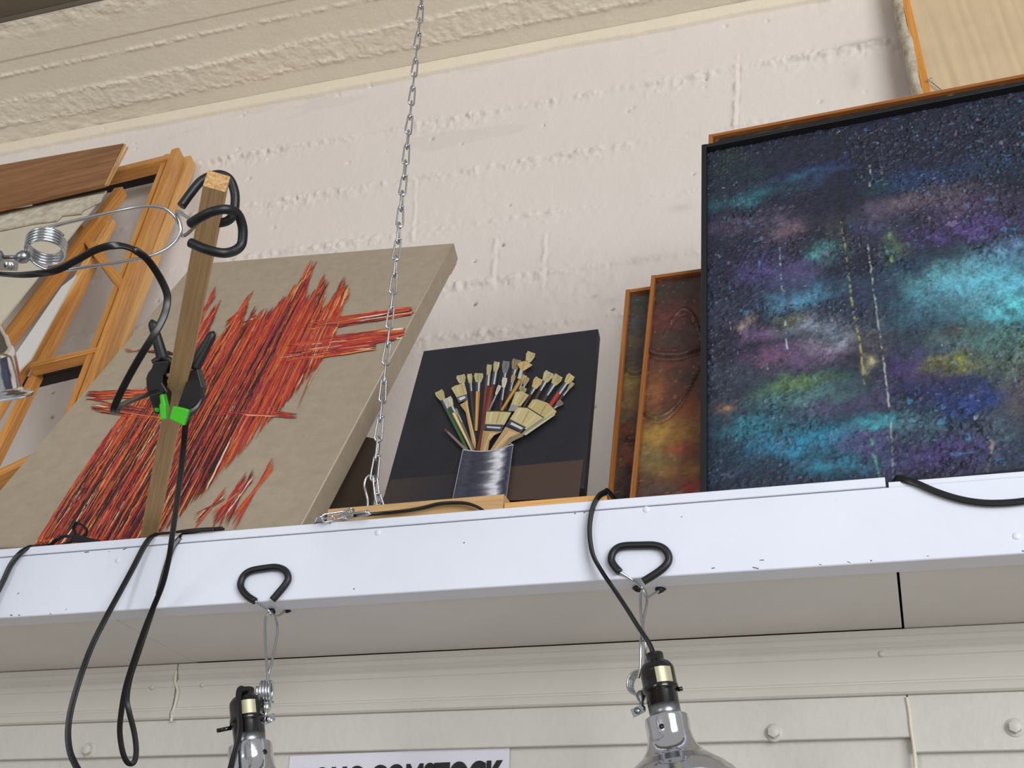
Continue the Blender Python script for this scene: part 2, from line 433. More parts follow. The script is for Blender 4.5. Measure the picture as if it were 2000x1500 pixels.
E0 = C0 + cd * t_edge
mb = MB(); up = -cn
add_obox(mb, E0 + up * .03 + V(wx0, 0, 0) + cd * .004, (1, 0, 0), cd, cn, wx1 - wx0, .004, .062)
for k in range(4):
    add_obox(mb, E0 + up * (.05 + .012 * (k % 2)) + cd * (.09 + k * .17) + V(wx0, 0, 0), (1, 0, 0), cd, cn, wx1 - wx0, .166, .03)
tag(mb.build('ceiling_boards', M_darkwood), 'dark weathered boards beyond the edge of the concrete ceiling', kind='structure')
mb = MB(); add_box(mb, -5.0, 5.0, -6.0, 2.6, -.05, 0)
tag(mb.build('floor', M_floor), 'brown board floor', kind='structure')

# lower wall, moulding, ledger boards
mb = MB(); add_box(mb, XL, XR, YL + .004, YL + .10, .0, ZB + .10)
tag(mb.build('wall_lower', M_ledger), 'pale painted panelled wall under the shelf', kind='structure')
xs = PY(345, 1330, YL - .012)[0]
prof = [(0, .012), (.008, .012), (.010, .0105), (.016, .009), (.022, .0055), (.025, .0075), (.028, .0085), (.035, .008), (.0365, .0068),
        (.068, .0068), (.0695, .0085), (.072, .0085), (.0735, .010), (.079, .0115), (.084, .010), (.0865, .007), (.0868, 0), (.0868, -.004), (0, -.004)]
def moulding(x0, x1):
    mb = MB(); n = len(prof)
    vs = [V(x, YL - 0.004 - d, ZB + .001 - z) for x in (x0, x1) for (z, d) in prof]
    fs = [(i, (i + 1) % n, n + (i + 1) % n, n + i) for i in range(n)] + [tuple(range(n - 1, -1, -1)), tuple(range(n, 2 * n))]
    mb.add(vs, fs); return mb
t_1 = tag(moulding(XL, xs - .0012).build('trim_1', M_trim), 'painted wood moulding under the shelf, short left length', kind='structure')
t_2 = tag(moulding(xs + .0012, XR).build('trim_2', M_trim), 'painted wood moulding under the shelf, long right length', kind='structure')
mb = MB(); tube(mb, [PY(px, py, YL - .013) for px, py in ((345, 1309), (342, 1330), (347, 1350), (343, 1372), (338, 1390), (334, 1410))], .0022, 6, 8)
tag(mb.build('caulk_bead', M_caulk, t_1), 'cream caulk bead closing the joint')
def screw(px, py, y, r, parent, mat):
    p = PY(px, py, y); mb = MB(); add_lathe(mb, [(0, .0022), (r * .6, .002), (r, .0008), (r, -.002)], p, (0, -1, 0), 16); mb.build('screw_head', mat, parent)
for px, py in ((395, 1338), (297, 1343)): screw(px, py, YL - .0125, .0035, t_2 if px > 345 else t_1, M_trim)
for px, py in ((1722, 1277),): screw(px, py, YL - .0125, .0045, t_2, M_trim)

zl1 = PY(1400, 1450, YL - .003)[2]; zl2 = PY(1900, 1468, YL - .003)[2]; zt = ZB - .0858
xj = PY(1776, 1400, YL)[0]
def ledger(x0, x1, z0, nm, label):
    mb = MB(); add_box(mb, x0, x1, YL - .007, YL + .004, z0, zt, bev=.0012)
    return tag(mb.build(nm, M_ledger), label, kind='structure')
lg1 = ledger(XL, xj - .001, zl1, 'trim_3', 'long painted board with bolt heads under the moulding')
lg2 = ledger(xj + .001, XR, zl2, 'trim_4', 'rough painted board right of the caulked joint under the moulding')
mb = MB(); tube(mb, [PY(px, py, YL - .008) for px, py in ((1771, 1362), (1776, 1390), (1779, 1420), (1783, 1446), (1786, 1470), (1789, 1510), (1792, 1545))], .0024, 6, 8)
tag(mb.build('caulk_bead', M_caulk, lg2), 'cream caulk bead closing the joint')
def bolt(px, py, parent, r=.0088, plate=True):
    p = PY(px, py, YL - .007); mb = MB(); hx = []
    for k in range(6): a = math.pi / 6 + k * math.pi / 3; hx.append(p + V(r * math.cos(a), -.001, r * math.sin(a)))
    add_prism(mb, hx, V(0, -.0075, 0), taper=.9); add_lathe(mb, [(r * .82, .0084), (r * .45, .0098), (0, .0102)], p, (0, -1, 0), 18)
    b = mb.build('bolt_head', M_ledger, parent)
    mb = MB(); add_lathe(mb, [(0, .0014), (r * 1.35, .0014), (r * 1.4, .0004), (r * 1.4, -.001)], p, (0, -1, 0), 24); mb.build('washer', M_ledger, b)
bolt(1512, 1431, lg1); bolt(174, 1465, lg1); bolt(1982, 1421, lg2)

# ================================================================== THE SHELF
sh = thing('wall_shelf', (-.4, YF, ZB), 'long white painted shelf with deep front board hung from a chain', 'shelf')
xe = PY(1729, 940, YF)[0]
mb = MB(); add_box(mb, XL, XR, YF, YF + .038, ZB, ZS - .0135, bev=.0012); mb.build('front_board', M_white, sh)
mb = MB(); add_box(mb, XL, xe, YF - .0008, YW - .02, ZS - .0125, ZS, bev=.0008); mb.build('top_board', M_white, sh)
mb = MB(); add_box(mb, xe + .0035, XR, YF + .0004, YW - .02, ZS - .0135, ZS - .0066, bev=.0006); mb.build('top_board', M_white, sh)
xq = PY(1760, 1180, YL)[0]
q0 = PZ(1765, 1235, ZB); q1 = PZ(385, 1300, ZB)
def panel(x0, x1, y1, z):
    mb = MB(); add_box(mb, x0, x1, YF + .0385, y1, z, z + .006); mb.build('underside_panel', M_soffit, sh)
panel(XL, q1[0] - .0004, YL - .004, ZB + .0024); panel(q1[0] + .0004, q0[0] - .0016, YL - .0165, ZB + .0026); panel(q0[0] + .0016, XR, YL - .0125, ZB + .0022)
mb = MB(); add_box(mb, XL, XR, YL + .0, YL + .02, ZB + .004, ZS - .0125); mb.build('back_cleat', M_dark, sh)
for px, py in ((230, 1094), (738, 1040), (1262, 995), (1985, 1047)): 
    p = PY(px, py, YF); mb = MB(); add_lathe(mb, [(0, .0008), (.004, .0007), (.0046, 0), (.0046, -.001)], p, (0, -1, 0), 14); mb.build('filled_screw', M_white, sh)

mb = MB(); rq = random.Random(8)
for px, py, L_ in ((20, 1201, 6), (36, 1201, 4), (97, 1198, 5), (128, 1191, 3), (480, 1171, 4), (1484, 1094, 8), (1470, 1108, 12), (1600, 1102, 5), (1655, 1097, 6), (1700, 1095, 3), (1810, 1086, 4), (1996, 1076, 6), (1263, 996, 3), (1122, 1003, 3), (1140, 1001, 3), (165, 1079, 10), (240, 1074, 8), (212, 1077, 3), (34, 1160, 4), (690, 1150, 3), (1390, 1110, 6), (1330, 1010, 3), (905, 1060, 3)):
    a = PY(px, py, YF); u_ = depth(a) / F
    add_obox(mb, a - V(0, .0001, 0), V(1, 0, rq.uniform(-.5, .5)), V(0, 0, 1), V(0, -1, 0), L_ * u_, rq.uniform(.8, 2.2) * u_, .0006)
tag(mb.build('paint_chips', plain('bare_wood_chip', (104, 92, 84), .8), sh), 'tiny dark chips in the white paint', kind='stuff')

# ================================================================== LEANING PICTURES
def line_plane(a, b): return nrm(np.cross(ray(*a), ray(*b)))
def up_from_edge(a, b, lean):
    """unit direction lying in the view plane of image edge a-b whose backward lean from vertical is given"""
    n = line_plane(a, b); l = math.radians(lean)
    base = V(0, math.sin(l), math.cos(l)); x = -(n[1] * base[1] + n[2] * base[2]) / n[0]
    return nrm(V(x, base[1], base[2]))
def right_from_edge(a, b, u):
    r = nrm(np.cross(u, line_plane(a, b))); return r if r[0] > 0 else -r
class Pic: pass
def picture_pose(tl_px, edge, top, lean, ybot, zbot=ZS, flat=False, thick=0.0):
    """pose of a leaning rectangle from its top left corner, its left edge and its top edge in the frame"""
    P = Pic(); P.u = up_from_edge(*edge, lean)
    P.r = nrm(V(1, 0, 0) - P.u * P.u[0]) if flat else right_from_edge(*top, P.u)
    P.n = nrm(np.cross(P.r, P.u)); 
    if P.n[1] > 0: P.n = -P.n
    d = ray(*tl_px)                       # find h, k: EYE + k d = (.,ybot,zbot) + h u  (in y,z)
    A = np.array([[d[1], -P.u[1]], [d[2], -P.u[2]]]); k, h = np.linalg.solve(A, np.array([ybot - EYE[1], zbot - EYE[2]]))
    P.tl = EYE + d * k; P.h = h - thick * max(0, P.n[2]) / P.u[2] - max(0, -P.r[2]) * .6 / P.u[2]; return P
def pic_pt(P, px, py, lift=0.0): return PP(px, py, P.tl + P.n * lift, P.n)
def st(P, px, py): q = PP(px, py, P.tl, P.n) - P.tl; return float(np.dot(q, P.r)), float(-np.dot(q, P.u))
def slab(mb, P, s0, s1, d0, d1, f0, f1, bev=0.0, vertical=False, uvoff=0.0):
    """box on a picture: s along r, d downwards, f from front (0) to back"""
    c = P.tl + P.r * (s0 + s1) / 2 - P.u * (d0 + d1) / 2 - P.n * (f0 + f1) / 2
    if vertical: add_obox(mb, c + P.u * (d1 - d0) / 2, -P.u, P.r, P.n, d1 - d0, s1 - s0, f1 - f0, bev, uvoff)
    else: add_obox(mb, c - P.r * (s1 - s0) / 2, P.r, P.u, P.n, s1 - s0, d1 - d0, f1 - f0, bev, uvoff)

# ---------------------------------------------------------------- linen canvas with red strokes
A = picture_pose((379, 515), ((354, 543), (0, 957)), ((379, 515), (886, 474)), 27.0, 1.51, thick=.049)
sw = st(A, 886, 474)[0]; A.h -= .001
cv = thing('abstract_painting', A.tl + A.r * sw / 2 - A.u * A.h, 'large raw linen canvas with dense red and orange strokes leaning on the wall', 'painting')
mb = MB(); slab(mb, A, 0, sw, 0, A.h, 0, .040, bev=.003)
mb.build('linen_canvas', M_linen, cv)
mb = MB()
for (a, b, c, d) in ((.004, sw - .004, .004, .05), (.004, sw - .004, A.h - .05, A.h - .004)):
    mb = MB(); slab(mb, A, a, b, c, d, .0402, .048); mb.build('stretcher_back', M_pine, cv)
mb = MB()
for off in (.0006,):
    e = [A.tl + A.r * (sw - .0022) + A.n * off - A.u * .01, A.tl + A.r * (sw - .0022) + A.n * off - A.u * (A.h - .01)]
    tube(mb, e, .0011, 1, 6)
mb.build('folded_edge', plain('linen_fold_highlight', (196, 180, 158), .9), cv)  # paler colour paints the highlight along the folded corner
PAL = [((192, 70, 40), 5), ((204, 96, 50), 5), ((176, 54, 46), 5), ((154, 44, 58), 3), ((214, 128, 66), 2.5), ((222, 176, 116), 1.0), ((226, 206, 178), .6), ((132, 44, 66), 1.6), ((54, 26, 30), 2.0), ((116, 48, 38), 2.0)]
pc = [lin(c) for c, _ in PAL]; pw = np.array([w_ for _, w_ in PAL]); pw /= pw.sum()
rk = np.random.RandomState(11); sm = MB()
def inside(px, py):
    s, d = st(A, px, py); return .002 < s < sw - .001 and .002 < d < A.h - .002
def stroke(p, q, wpx, c, lay):
    n = max(3, int(math.hypot(q[0] - p[0], q[1] - p[1]) / 16)); dx, dy = q[0] - p[0], q[1] - p[1]; L = math.hypot(dx, dy)
    if L < 3: return
    nx_, ny_ = -dy / L, dx / L; vs = []; lift = .0004 + lay
    for i in range(n + 1):
        t = i / n; w_ = wpx * (.25 + .75 * math.sin(math.pi * min(1, max(0, t * .86 + .1))) ** .6) * (.75 + .5 * rk.rand()); j = (rk.rand() - .5) * wpx * .7
        if i in (0, n): w_ *= .15
        cx_, cy_ = p[0] + dx * t + nx_ * j, p[1] + dy * t + ny_ * j
        if not inside(cx_, cy_): 
            if len(vs) < 6: vs = []; continue
            break
        for k, l in ((-.5, 0), (0, wpx * .0002), (.5, 0)): vs.append(pic_pt(A, cx_ + nx_ * w_ * k, cy_ + ny_ * w_ * k, lift + l))
    m_ = len(vs) // 3
    if m_ < 2: return
    fs = []
    for i in range(m_ - 1): fs += [(3 * i, 3 * i + 1, 3 * i + 4, 3 * i + 3), (3 * i + 1, 3 * i + 2, 3 * i + 5, 3 * i + 4)]
    sm.add(vs, fs, None, 0, tuple(c), smooth=False)
VPX, VPY = 1340.0, -900.0
def along(x8, y): return x8 + (VPX - x8) * (y - 800.0) / (VPY - 800.0)      # stroke line through (x8,800) towards the strokes' vanishing point
def pick(bias=None):
    i = rk.choice(len(pc), p=pw); return pc[i] * rk.uniform(.75, 1.15)
TOP = [(238, 905), (244, 810), (250, 775), (275, 690), (298, 575), (318, 640), (345, 655), (360, 560), (385, 640), (400, 600), (425, 600), (445, 560), (470, 505), (488, 575), (505, 545), (520, 536), (538, 600), (556, 540), (575, 560), (590, 650)]
BOT = [(215, 1085), (400, 1075), (440, 1055), (470, 1000), (500, 920), (530, 850), (560, 780), (590, 700)]
def interp(tab, x): return float(np.interp(x, [a for a, _ in tab], [b for _, b in tab]))
for i in range(6500):
    x8 = 240 + 350 * rk.rand() ** 1.15; dens = 1.0 if x8 < 450 else .6
    if rk.rand() > dens: continue
    y0 = interp(TOP, x8) + abs(rk.randn()) * 38 * (.4 + rk.rand()); y1 = interp(BOT, x8) - abs(rk.randn()) * (14 if x8 < 430 else 70)
    if y1 - y0 < 20: continue
    L = rk.uniform(45, 210); ya = rk.uniform(y0, max(y0 + 1, y1 - L * .6)); yb = min(y1, ya + L)
    if rk.rand() < .16: ya = y0
    stroke((along(x8, ya), ya), (along(x8 + rk.uniform(-2, 2), yb), yb), rk.uniform(1.2, 4.2), pick(), rk.rand() * .0022)
for i in range(320):                      # long dark slits
    x8 = rk.uniform(243, 480); y0 = interp(TOP, x8) + 30 + rk.rand() * 60; y1 = interp(BOT, x8) - 15
    if y1 - y0 < 60: continue
    ya = rk.uniform(y0, y1 - 50); yb = min(y1, ya + rk.uniform(40, 220))
    stroke((along(x8, ya), ya), (along(x8, yb), yb), rk.uniform(1.0, 2.4), lin((40, 20, 26)), .0024)
def hband(xa, ya, xb, yb, thick, n, fade=1.0):
    for i in range(n):
        o = (rk.rand() - .5) * thick; t0 = rk.rand() ** 1.4 * .8; t1 = min(1, t0 + rk.uniform(.15, .5))
        if rk.rand() < .2: t1 = 1
        stroke((lerp(xa, xb, t0), lerp(ya, yb, t0) + o), (lerp(xa, xb, t1), lerp(ya, yb, t1) + o * (1 - .3 * t1)), rk.uniform(1.2, 3.2), pick(), .001 + rk.rand() * .0016)
hband(590, 640, 820, 604, 20, 160); hband(560, 680, 806, 648, 26, 200); hband(540, 700, 735, 676, 20, 70)
hband(165, 772, 300, 768, 16, 90); hband(175, 790, 330, 812, 26, 90); hband(240, 684, 345, 690, 7, 10); hband(420, 800, 580, 812, 12, 30); hband(300, 815, 480, 800, 30, 30)
for (xa, ya, xb, yb, w_) in ((610, 505, 560, 610, 8), (636, 534, 575, 650, 8), (675, 538, 625, 640, 8), (683, 560, 640, 650, 5), (420, 558, 385, 650, 9), (484, 574, 440, 660, 6), (500, 596, 470, 660, 6),
                            (612, 715, 581, 800, 2), (630, 702, 595, 770, 3), (592, 700, 565, 765, 3), (534, 893, 455, 1035, 7), (496, 915, 440, 1030, 7), (468, 938, 415, 1032, 7), (480, 920, 425, 1035, 5), (440, 950, 380, 1035, 6), (120, 1015, 85, 1062, 2), (145, 965, 138, 990, 3)):
    for k in range(9 if w_ > 4 else 2): stroke((xa + rk.uniform(-2, 2), ya + k * 3), (xb + rk.uniform(-3, 3), yb - k * 4), w_ * rk.uniform(.25, .6), pick(), .001 + rk.rand() * .001)
so = sm.build('paint_strokes', M_strokes, cv); tag(so, 'raised red, orange and dark paint strokes', kind='stuff')

# ---------------------------------------------------------------- small painting of brushes in a tin
zbd = PY(662, 992, YF + .020)[2]; zbd2 = min(zbd - .0005, PY(1100, 972, YF + .020)[2])
B = picture_pose((828, 685), ((828, 685), (747, 981)), ((828, 685), (1168, 642)), 23.5, 1.475, zbd, thick=.021)
bw = st(B, 1168, 642)[0]
bp = thing('brush_still_life', B.tl + B.r * bw / 2 - B.u * B.h, 'small unframed dark painting of paintbrushes in a metal tin', 'painting')
mb = MB(); slab(mb, B, 0, bw, 0, B.h, 0, .019, bev=.0012)
mb.build('painted_canvas', plain('dark_canvas_paint', (25, 25, 32), .5, rgb2=(33, 32, 40), vscale=12, bump=.1, bscale=500), bp)
am = MB(); LAY = [0]
def cpx(c): return (820 + c[0] / 4.411, 660 + c[1] / 4.411)
def flat(poly, rgb, crop=True, lay=None):
    LAY[0] += 1; l = .00025 + LAY[0] * .000022
    pts = [pic_pt(B, *(cpx(p) if crop else p), lift=l) for p in poly]
    am.add(pts, [tuple(range(len(pts)))], None, 0, tuple(lin(rgb) * (.82 if sum(rgb) > 330 else 1.0)))
def strip(a, b, w0, w1, rgb):
    dx, dy = b[0] - a[0], b[1] - a[1]; L = math.hypot(dx, dy); nx_, ny_ = -dy / L, dx / L
    flat([(a[0] + nx_ * w0 / 2, a[1] + ny_ * w0 / 2), (b[0] + nx_ * w1 / 2, b[1] + ny_ * w1 / 2), (b[0] - nx_ * w1 / 2, b[1] - ny_ * w1 / 2), (a[0] - nx_ * w0 / 2, a[1] - ny_ * w0 / 2)], rgb)
rb = np.random.RandomState(4)
def shade(c, k): return tuple(min(255, max(0, x * k)) for x in c)
def brush(tip, base, hw, hl, fl, hcol, head=(184, 170, 128), hnd=26, hn1=16):
    dx, dy = base[0] - tip[0], base[1] - tip[1]; L = math.hypot(dx, dy); ux, uy = dx / L, dy / L; nx_, ny_ = -uy, ux
    P_ = lambda t, o: (tip[0] + ux * t + nx_ * o, tip[1] + uy * t + ny_ * o)
    strip(P_(hl + fl, 0), base, hnd, hn1, hcol); strip(P_(hl + fl, hnd * .18), (base[0] + 2, base[1]), hnd * .25, hn1 * .3, shade(hcol, 1.35))
    fw = max(hnd * .9, hw * .55)
    flat([P_(hl * .85, -fw / 2), P_(hl * .85, fw / 2), P_(hl + fl, hnd / 2), P_(hl + fl, -hnd / 2)], (88, 88, 92))
    flat([P_(hl * .9, -fw * .3), P_(hl * .9, -fw * .02), P_(hl + fl, -hnd * .05), P_(hl + fl, -hnd * .3)], (214, 212, 206))
    flat([P_(hl * .9, fw * .3), P_(hl * .9, fw * .42), P_(hl + fl, hnd * .4), P_(hl + fl, hnd * .25)], (30, 30, 34))
    flat([P_(0, -hw * .42), P_(hl * .03, 0), P_(0, hw * .42), P_(hl * .35, hw * .5), P_(hl, hw * .3), P_(hl, -hw * .3), P_(hl * .35, -hw * .5)], head)
    for k in range(5):
        o = rb.uniform(-.35, .35); t = rb.uniform(.05, .25)
        strip(P_(hl * t, hw * o), P_(hl * rb.uniform(.6, .95), hw * o * .65), hw * .09, hw * .05, shade(head, rb.choice([.78, .88, 1.1, 1.16])))
# background fields
for k in range(16):
    a0, a1 = k / 16, (k + 1.3) / 16; f = lambda t, lo: (lerp(-250, 345, t), lerp(1222, 1168, t)) if not lo else (lerp(-345, 285, t), lerp(1446, 1412, t))
    cc_ = tuple(lerp(x_, y_, min(1, k / 13)) for x_, y_ in zip((58, 48, 43), (36, 34, 39)))
    flat([f(a0, 0), f(a1, 0), f(a1, 1), f(a0, 1)], cc_)
flat([(760, 1110), (1412, 1048), (1390, 1200), (1370, 1376), (740, 1402)], (68, 51, 43))
BR = (172, 158, 118)
brush((350, 318), (470, 900), 82, 72, 60, (52, 46, 44)); brush((428, 308), (480, 880), 46, 80, 70, (50, 46, 44)); brush((745, 198), (690, 640), 66, 105, 60, (44, 40, 40), (104, 106, 106))
brush((838, 184), (730, 640), 84, 90, 70, (58, 46, 40), (140, 122, 98)); brush((508, 303), (484, 800), 82, 78, 80, (176, 128, 70), hnd=36, hn1=26)
brush((963, 122), (800, 560), 80, 85, 60, (70, 58, 40), (190, 172, 124)); brush((810, 320), (740, 620), 38, 70, 70, (60, 44, 38), (170, 150, 105)); brush((905, 320), (800, 560), 50, 70, 60, (70, 50, 40), (186, 164, 112))
brush((733, 342), (690, 640), 46, 85, 110, (70, 40, 36), (205, 196, 176)); brush((600, 228), (520, 960), 46, 92, 90, (86, 42, 34), hnd=44, hn1=34); brush((665, 204), (540, 940), 54, 88, 110, (70, 36, 32), (178, 168, 130), 40, 30)
brush((1030, 346), (880, 620), 78, 95, 60, (74, 48, 40), (196, 172, 116)); brush((1120, 293), (960, 600), 86, 90, 90, (64, 46, 42), (190, 176, 134)); brush((1200, 322), (1030, 600), 84, 90, 110, (60, 48, 46), (184, 170, 122))
brush((1322, 384), (1180, 560), 36, 70, 70, (60, 44, 44), (158, 146, 116)); brush((1225, 545), (1100, 650), 52, 60, 30, (60, 50, 48), (116, 104, 92)); brush((1310, 318), (1110, 600), 70, 85, 110, (140, 44, 34), (198, 180, 122), 40, 34)
brush((930, 340), (830, 560), 40, 70, 70, (64, 50, 40), (170, 150, 110)); brush((900, 425), (830, 560), 60, 60, 60, (60, 50, 40), (160, 142, 100))
flat([(600, 420), (635, 430), (560, 990), (480, 985), (500, 900)], (98, 42, 32)); flat([(612, 425), (625, 428), (560, 800), (540, 800)], (128, 60, 44))
strip((868, 362), (700, 632), 34, 22, (160, 122, 54)); strip((864, 372), (704, 622), 10, 6, (206, 170, 92))
strip((880, 262), (855, 352), 26, 30, (190, 186, 176)); flat([(840, 225), (870, 205), (915, 198), (972, 234), (930, 262), (898, 282), (868, 276)], (196, 170, 112)); strip((900, 210), (884, 270), 6, 5, (160, 134, 84)); strip((940, 228), (892, 272), 6, 5, (214, 192, 140))
brush((690, 408), (590, 640), 32, 85, 70, (120, 104, 92), (208, 198, 186), 18, 12)
brush((160, 456), (420, 985), 78, 82, 90, (44, 74, 46), (188, 172, 126), 40, 22); brush((235, 513), (462, 985), 74, 82, 60, (190, 162, 116), (190, 184, 164), 44, 26); brush((308, 610), (468, 975), 24, 60, 70, (92, 84, 80), (150, 146, 140), 22, 20)
strip((215, 785), (400, 965), 14, 26, (120, 104, 98)); strip((215, 785), (240, 810), 14, 16, (110, 50, 40))
flat([(372, 560), (345, 575), (395, 640), (450, 900), (478, 960), (484, 900), (420, 640), (412, 530)], (186, 152, 100)); flat([(395, 560), (408, 545), (430, 660), (480, 880), (470, 900)], (208, 180, 128))
flat([(312, 508), (404, 478), (416, 528), (336, 560)], (80, 80, 84)); flat([(330, 520), (385, 500), (395, 515), (350, 540)], (214, 214, 212)); flat([(270, 432), (300, 412), (384, 388), (408, 482), (316, 512)], (192, 176, 126)); strip((320, 425), (345, 500), 10, 8, (212, 198, 154)); strip((360, 405), (380, 480), 8, 6, (160, 142, 96))
# the three wide brushes in front
flat([(825, 465), (880, 460), (940, 492), (868, 590), (760, 640), (790, 560)], (190, 176, 128)); strip((850, 480), (815, 570), 12, 8, (214, 202, 160)); strip((905, 490), (850, 575), 10, 8, (160, 144, 98)); flat([(790, 572), (862, 588), (820, 632), (760, 628)], (150, 148, 146))
flat([(1175, 640), (1060, 690), (900, 800), (870, 830), (905, 838), (960, 800)], (150, 142, 122)); strip((1160, 660), (905, 832), 14, 20, (196, 188, 160)); flat([(970, 532), (1010, 528), (1100, 560), (1178, 632), (1160, 665), (1065, 700), (925, 600)], (190, 172, 118)); strip((1000, 545), (960, 600), 10, 10, (214, 198, 148)); strip((1090, 570), (1040, 660), 10, 8, (156, 138, 90)); strip((1150, 625), (1080, 680), 12, 9, (212, 196, 146))
flat([(575, 625), (660, 628), (790, 636), (728, 750), (562, 745)], (196, 180, 130)); strip((620, 640), (600, 730), 16, 12, (214, 200, 156)); strip((690, 640), (660, 735), 10, 8, (164, 146, 96)); strip((750, 645), (705, 735), 10, 8, (212, 198, 150)); flat([(572, 627), (660, 622), (792, 630), (790, 640), (660, 633), (576, 634)], (36, 34, 34))
flat([(560, 742), (728, 748), (704, 808), (548, 800)], (54, 58, 68)); flat([(575, 760), (700, 768), (690, 782), (580, 774)], (196, 198, 200)); flat([(560, 785), (620, 790), (610, 798), (556, 795)], (24, 26, 32))
flat([(545, 800), (704, 808), (640, 840), (600, 890), (582, 1000), (515, 1000)], (182, 148, 98)); flat([(600, 815), (660, 818), (590, 880), (560, 980), (545, 980)], (206, 176, 126)); strip((560, 810), (528, 985), 6, 6, (150, 116, 70))
flat([(848, 590), (930, 600), (1066, 684), (915, 790), (772, 704)], (200, 184, 134)); strip((870, 610), (820, 700), 16, 12, (216, 202, 160)); strip((940, 630), (880, 740), 10, 9, (164, 146, 98)); strip((1000, 665), (910, 760), 14, 10, (216, 200, 152)); flat([(846, 587), (930, 596), (1068, 682), (1064, 690), (926, 604), (846, 596)], (40, 38, 36))
flat([(775, 698), (915, 768), (866, 822), (738, 762)], (58, 60, 70)); flat([(790, 725), (890, 775), (876, 790), (780, 745)], (206, 208, 210)); flat([(760, 745), (860, 800), (850, 812), (745, 762)], (28, 30, 38)); flat([(738, 765), (868, 820), (780, 856), (665, 990), (595, 985)], (186, 152, 108)); flat([(770, 800), (840, 822), (760, 860), (650, 970), (640, 960)], (206, 178, 134)); flat([(868, 822), (895, 845), (800, 890), (690, 985), (665, 985), (790, 850)], (132, 112, 84))
# tin
def tinx(v, h): 
    l = (lerp(372, 278, h), lerp(962, 1412, h)); r_ = (lerp(802, 742, h), lerp(918, 1392, h)); sag = 34 * math.sin(math.pi * v) * (1 - .2 * h)
    return (lerp(l[0], r_[0], v), lerp(l[1], r_[1], v) + sag)
tones = [(0, (52, 54, 66)), (.12, (60, 62, 76)), (.25, (46, 48, 60)), (.42, (60, 60, 72)), (.55, (104, 104, 112)), (.66, (190, 190, 196)), (.76, (206, 206, 210)), (.86, (96, 98, 112)), (.92, (44, 46, 60)), (1, (70, 74, 90))]
flat([tinx(v / 20, 0) for v in range(21)] + [tinx(v / 20, 1) for v in range(20, -1, -1)], (50, 52, 64))
for j in range(46):
    h0, h1 = j / 46, (j + 1.1) / 46; jit = float(vnoise(np.array([j * .45]), np.array([.3]), 71)[0] - .5) * .14
    for i in range(44):
        v0, v1 = i / 44, (i + 1) / 44; vm = min(1, max(0, (v0 + v1) / 2 + jit * math.sin(math.pi * v0) + .05 * float(vnoise(np.array([j * .8]), np.array([i * .25]), 72)[0] - .5)))
        c = np.array([np.interp(vm, [t for t, _ in tones], [c_[k] for _, c_ in tones]) for k in range(3)]) * (.9 + .2 * float(vnoise(np.array([j * .9]), np.array([i * .2]), 73)[0]))
        l = .00025 + (LAY[0] + 2) * .000022
        am.add([pic_pt(B, *cpx(tinx(a, min(1, b))), lift=l) for a, b in ((v0, h0), (v1, h0), (v1, h1), (v0, h1))], [(0, 1, 2, 3)], None, 0, tuple(lin(np.clip(c, 0, 255))))
LAY[0] += 4
for v in range(20): strip(tinx(v / 20, 0), tinx((v + 1) / 20, 0), 9, 9, (178, 178, 184))
strip((800, 918), (806, 926), 8, 8, (190, 190, 196)); strip((372, 962), (278, 1410), 8, 6, (150, 150, 160)); strip((802, 925), (742, 1390), 5, 4, (150, 152, 166)); strip((760, 905), (802, 918), 6, 6, (160, 160, 168))
am.build('painted_image', M_art, bp)

# ---------------------------------------------------------------- big blue textured painting in black frame and those behind it
D = picture_pose((1370, 283), ((1370, 283), (1367, 957)), ((1370, 283), (2000, 158)), 14.0, 1.50, thick=.036)
dw = .62; fwid = .0085
dp = thing('textured_painting', D.tl + D.r * dw / 2 - D.u * D.h, 'large blue and purple textured painting in a thin black frame', 'painting')
for (nm, a, b, c, d, vert) in (('frame_bar', 0, fwid, 0, D.h, True), ('frame_bar', dw - fwid, dw, 0, D.h, True), ('frame_bar', fwid, dw - fwid, 0, fwid, False), ('frame_bar', fwid, dw - fwid, D.h - fwid, D.h, False)):
    mb = MB(); slab(mb, D, a, b, c, d, 0, .036, bev=.0008, vertical=vert); mb.build(nm, M_blackframe, dp)
mb = MB(); slab(mb, D, fwid, dw - fwid, fwid, D.h - fwid, .0145, .032); mb.build('backing_board', M_dark, dp)
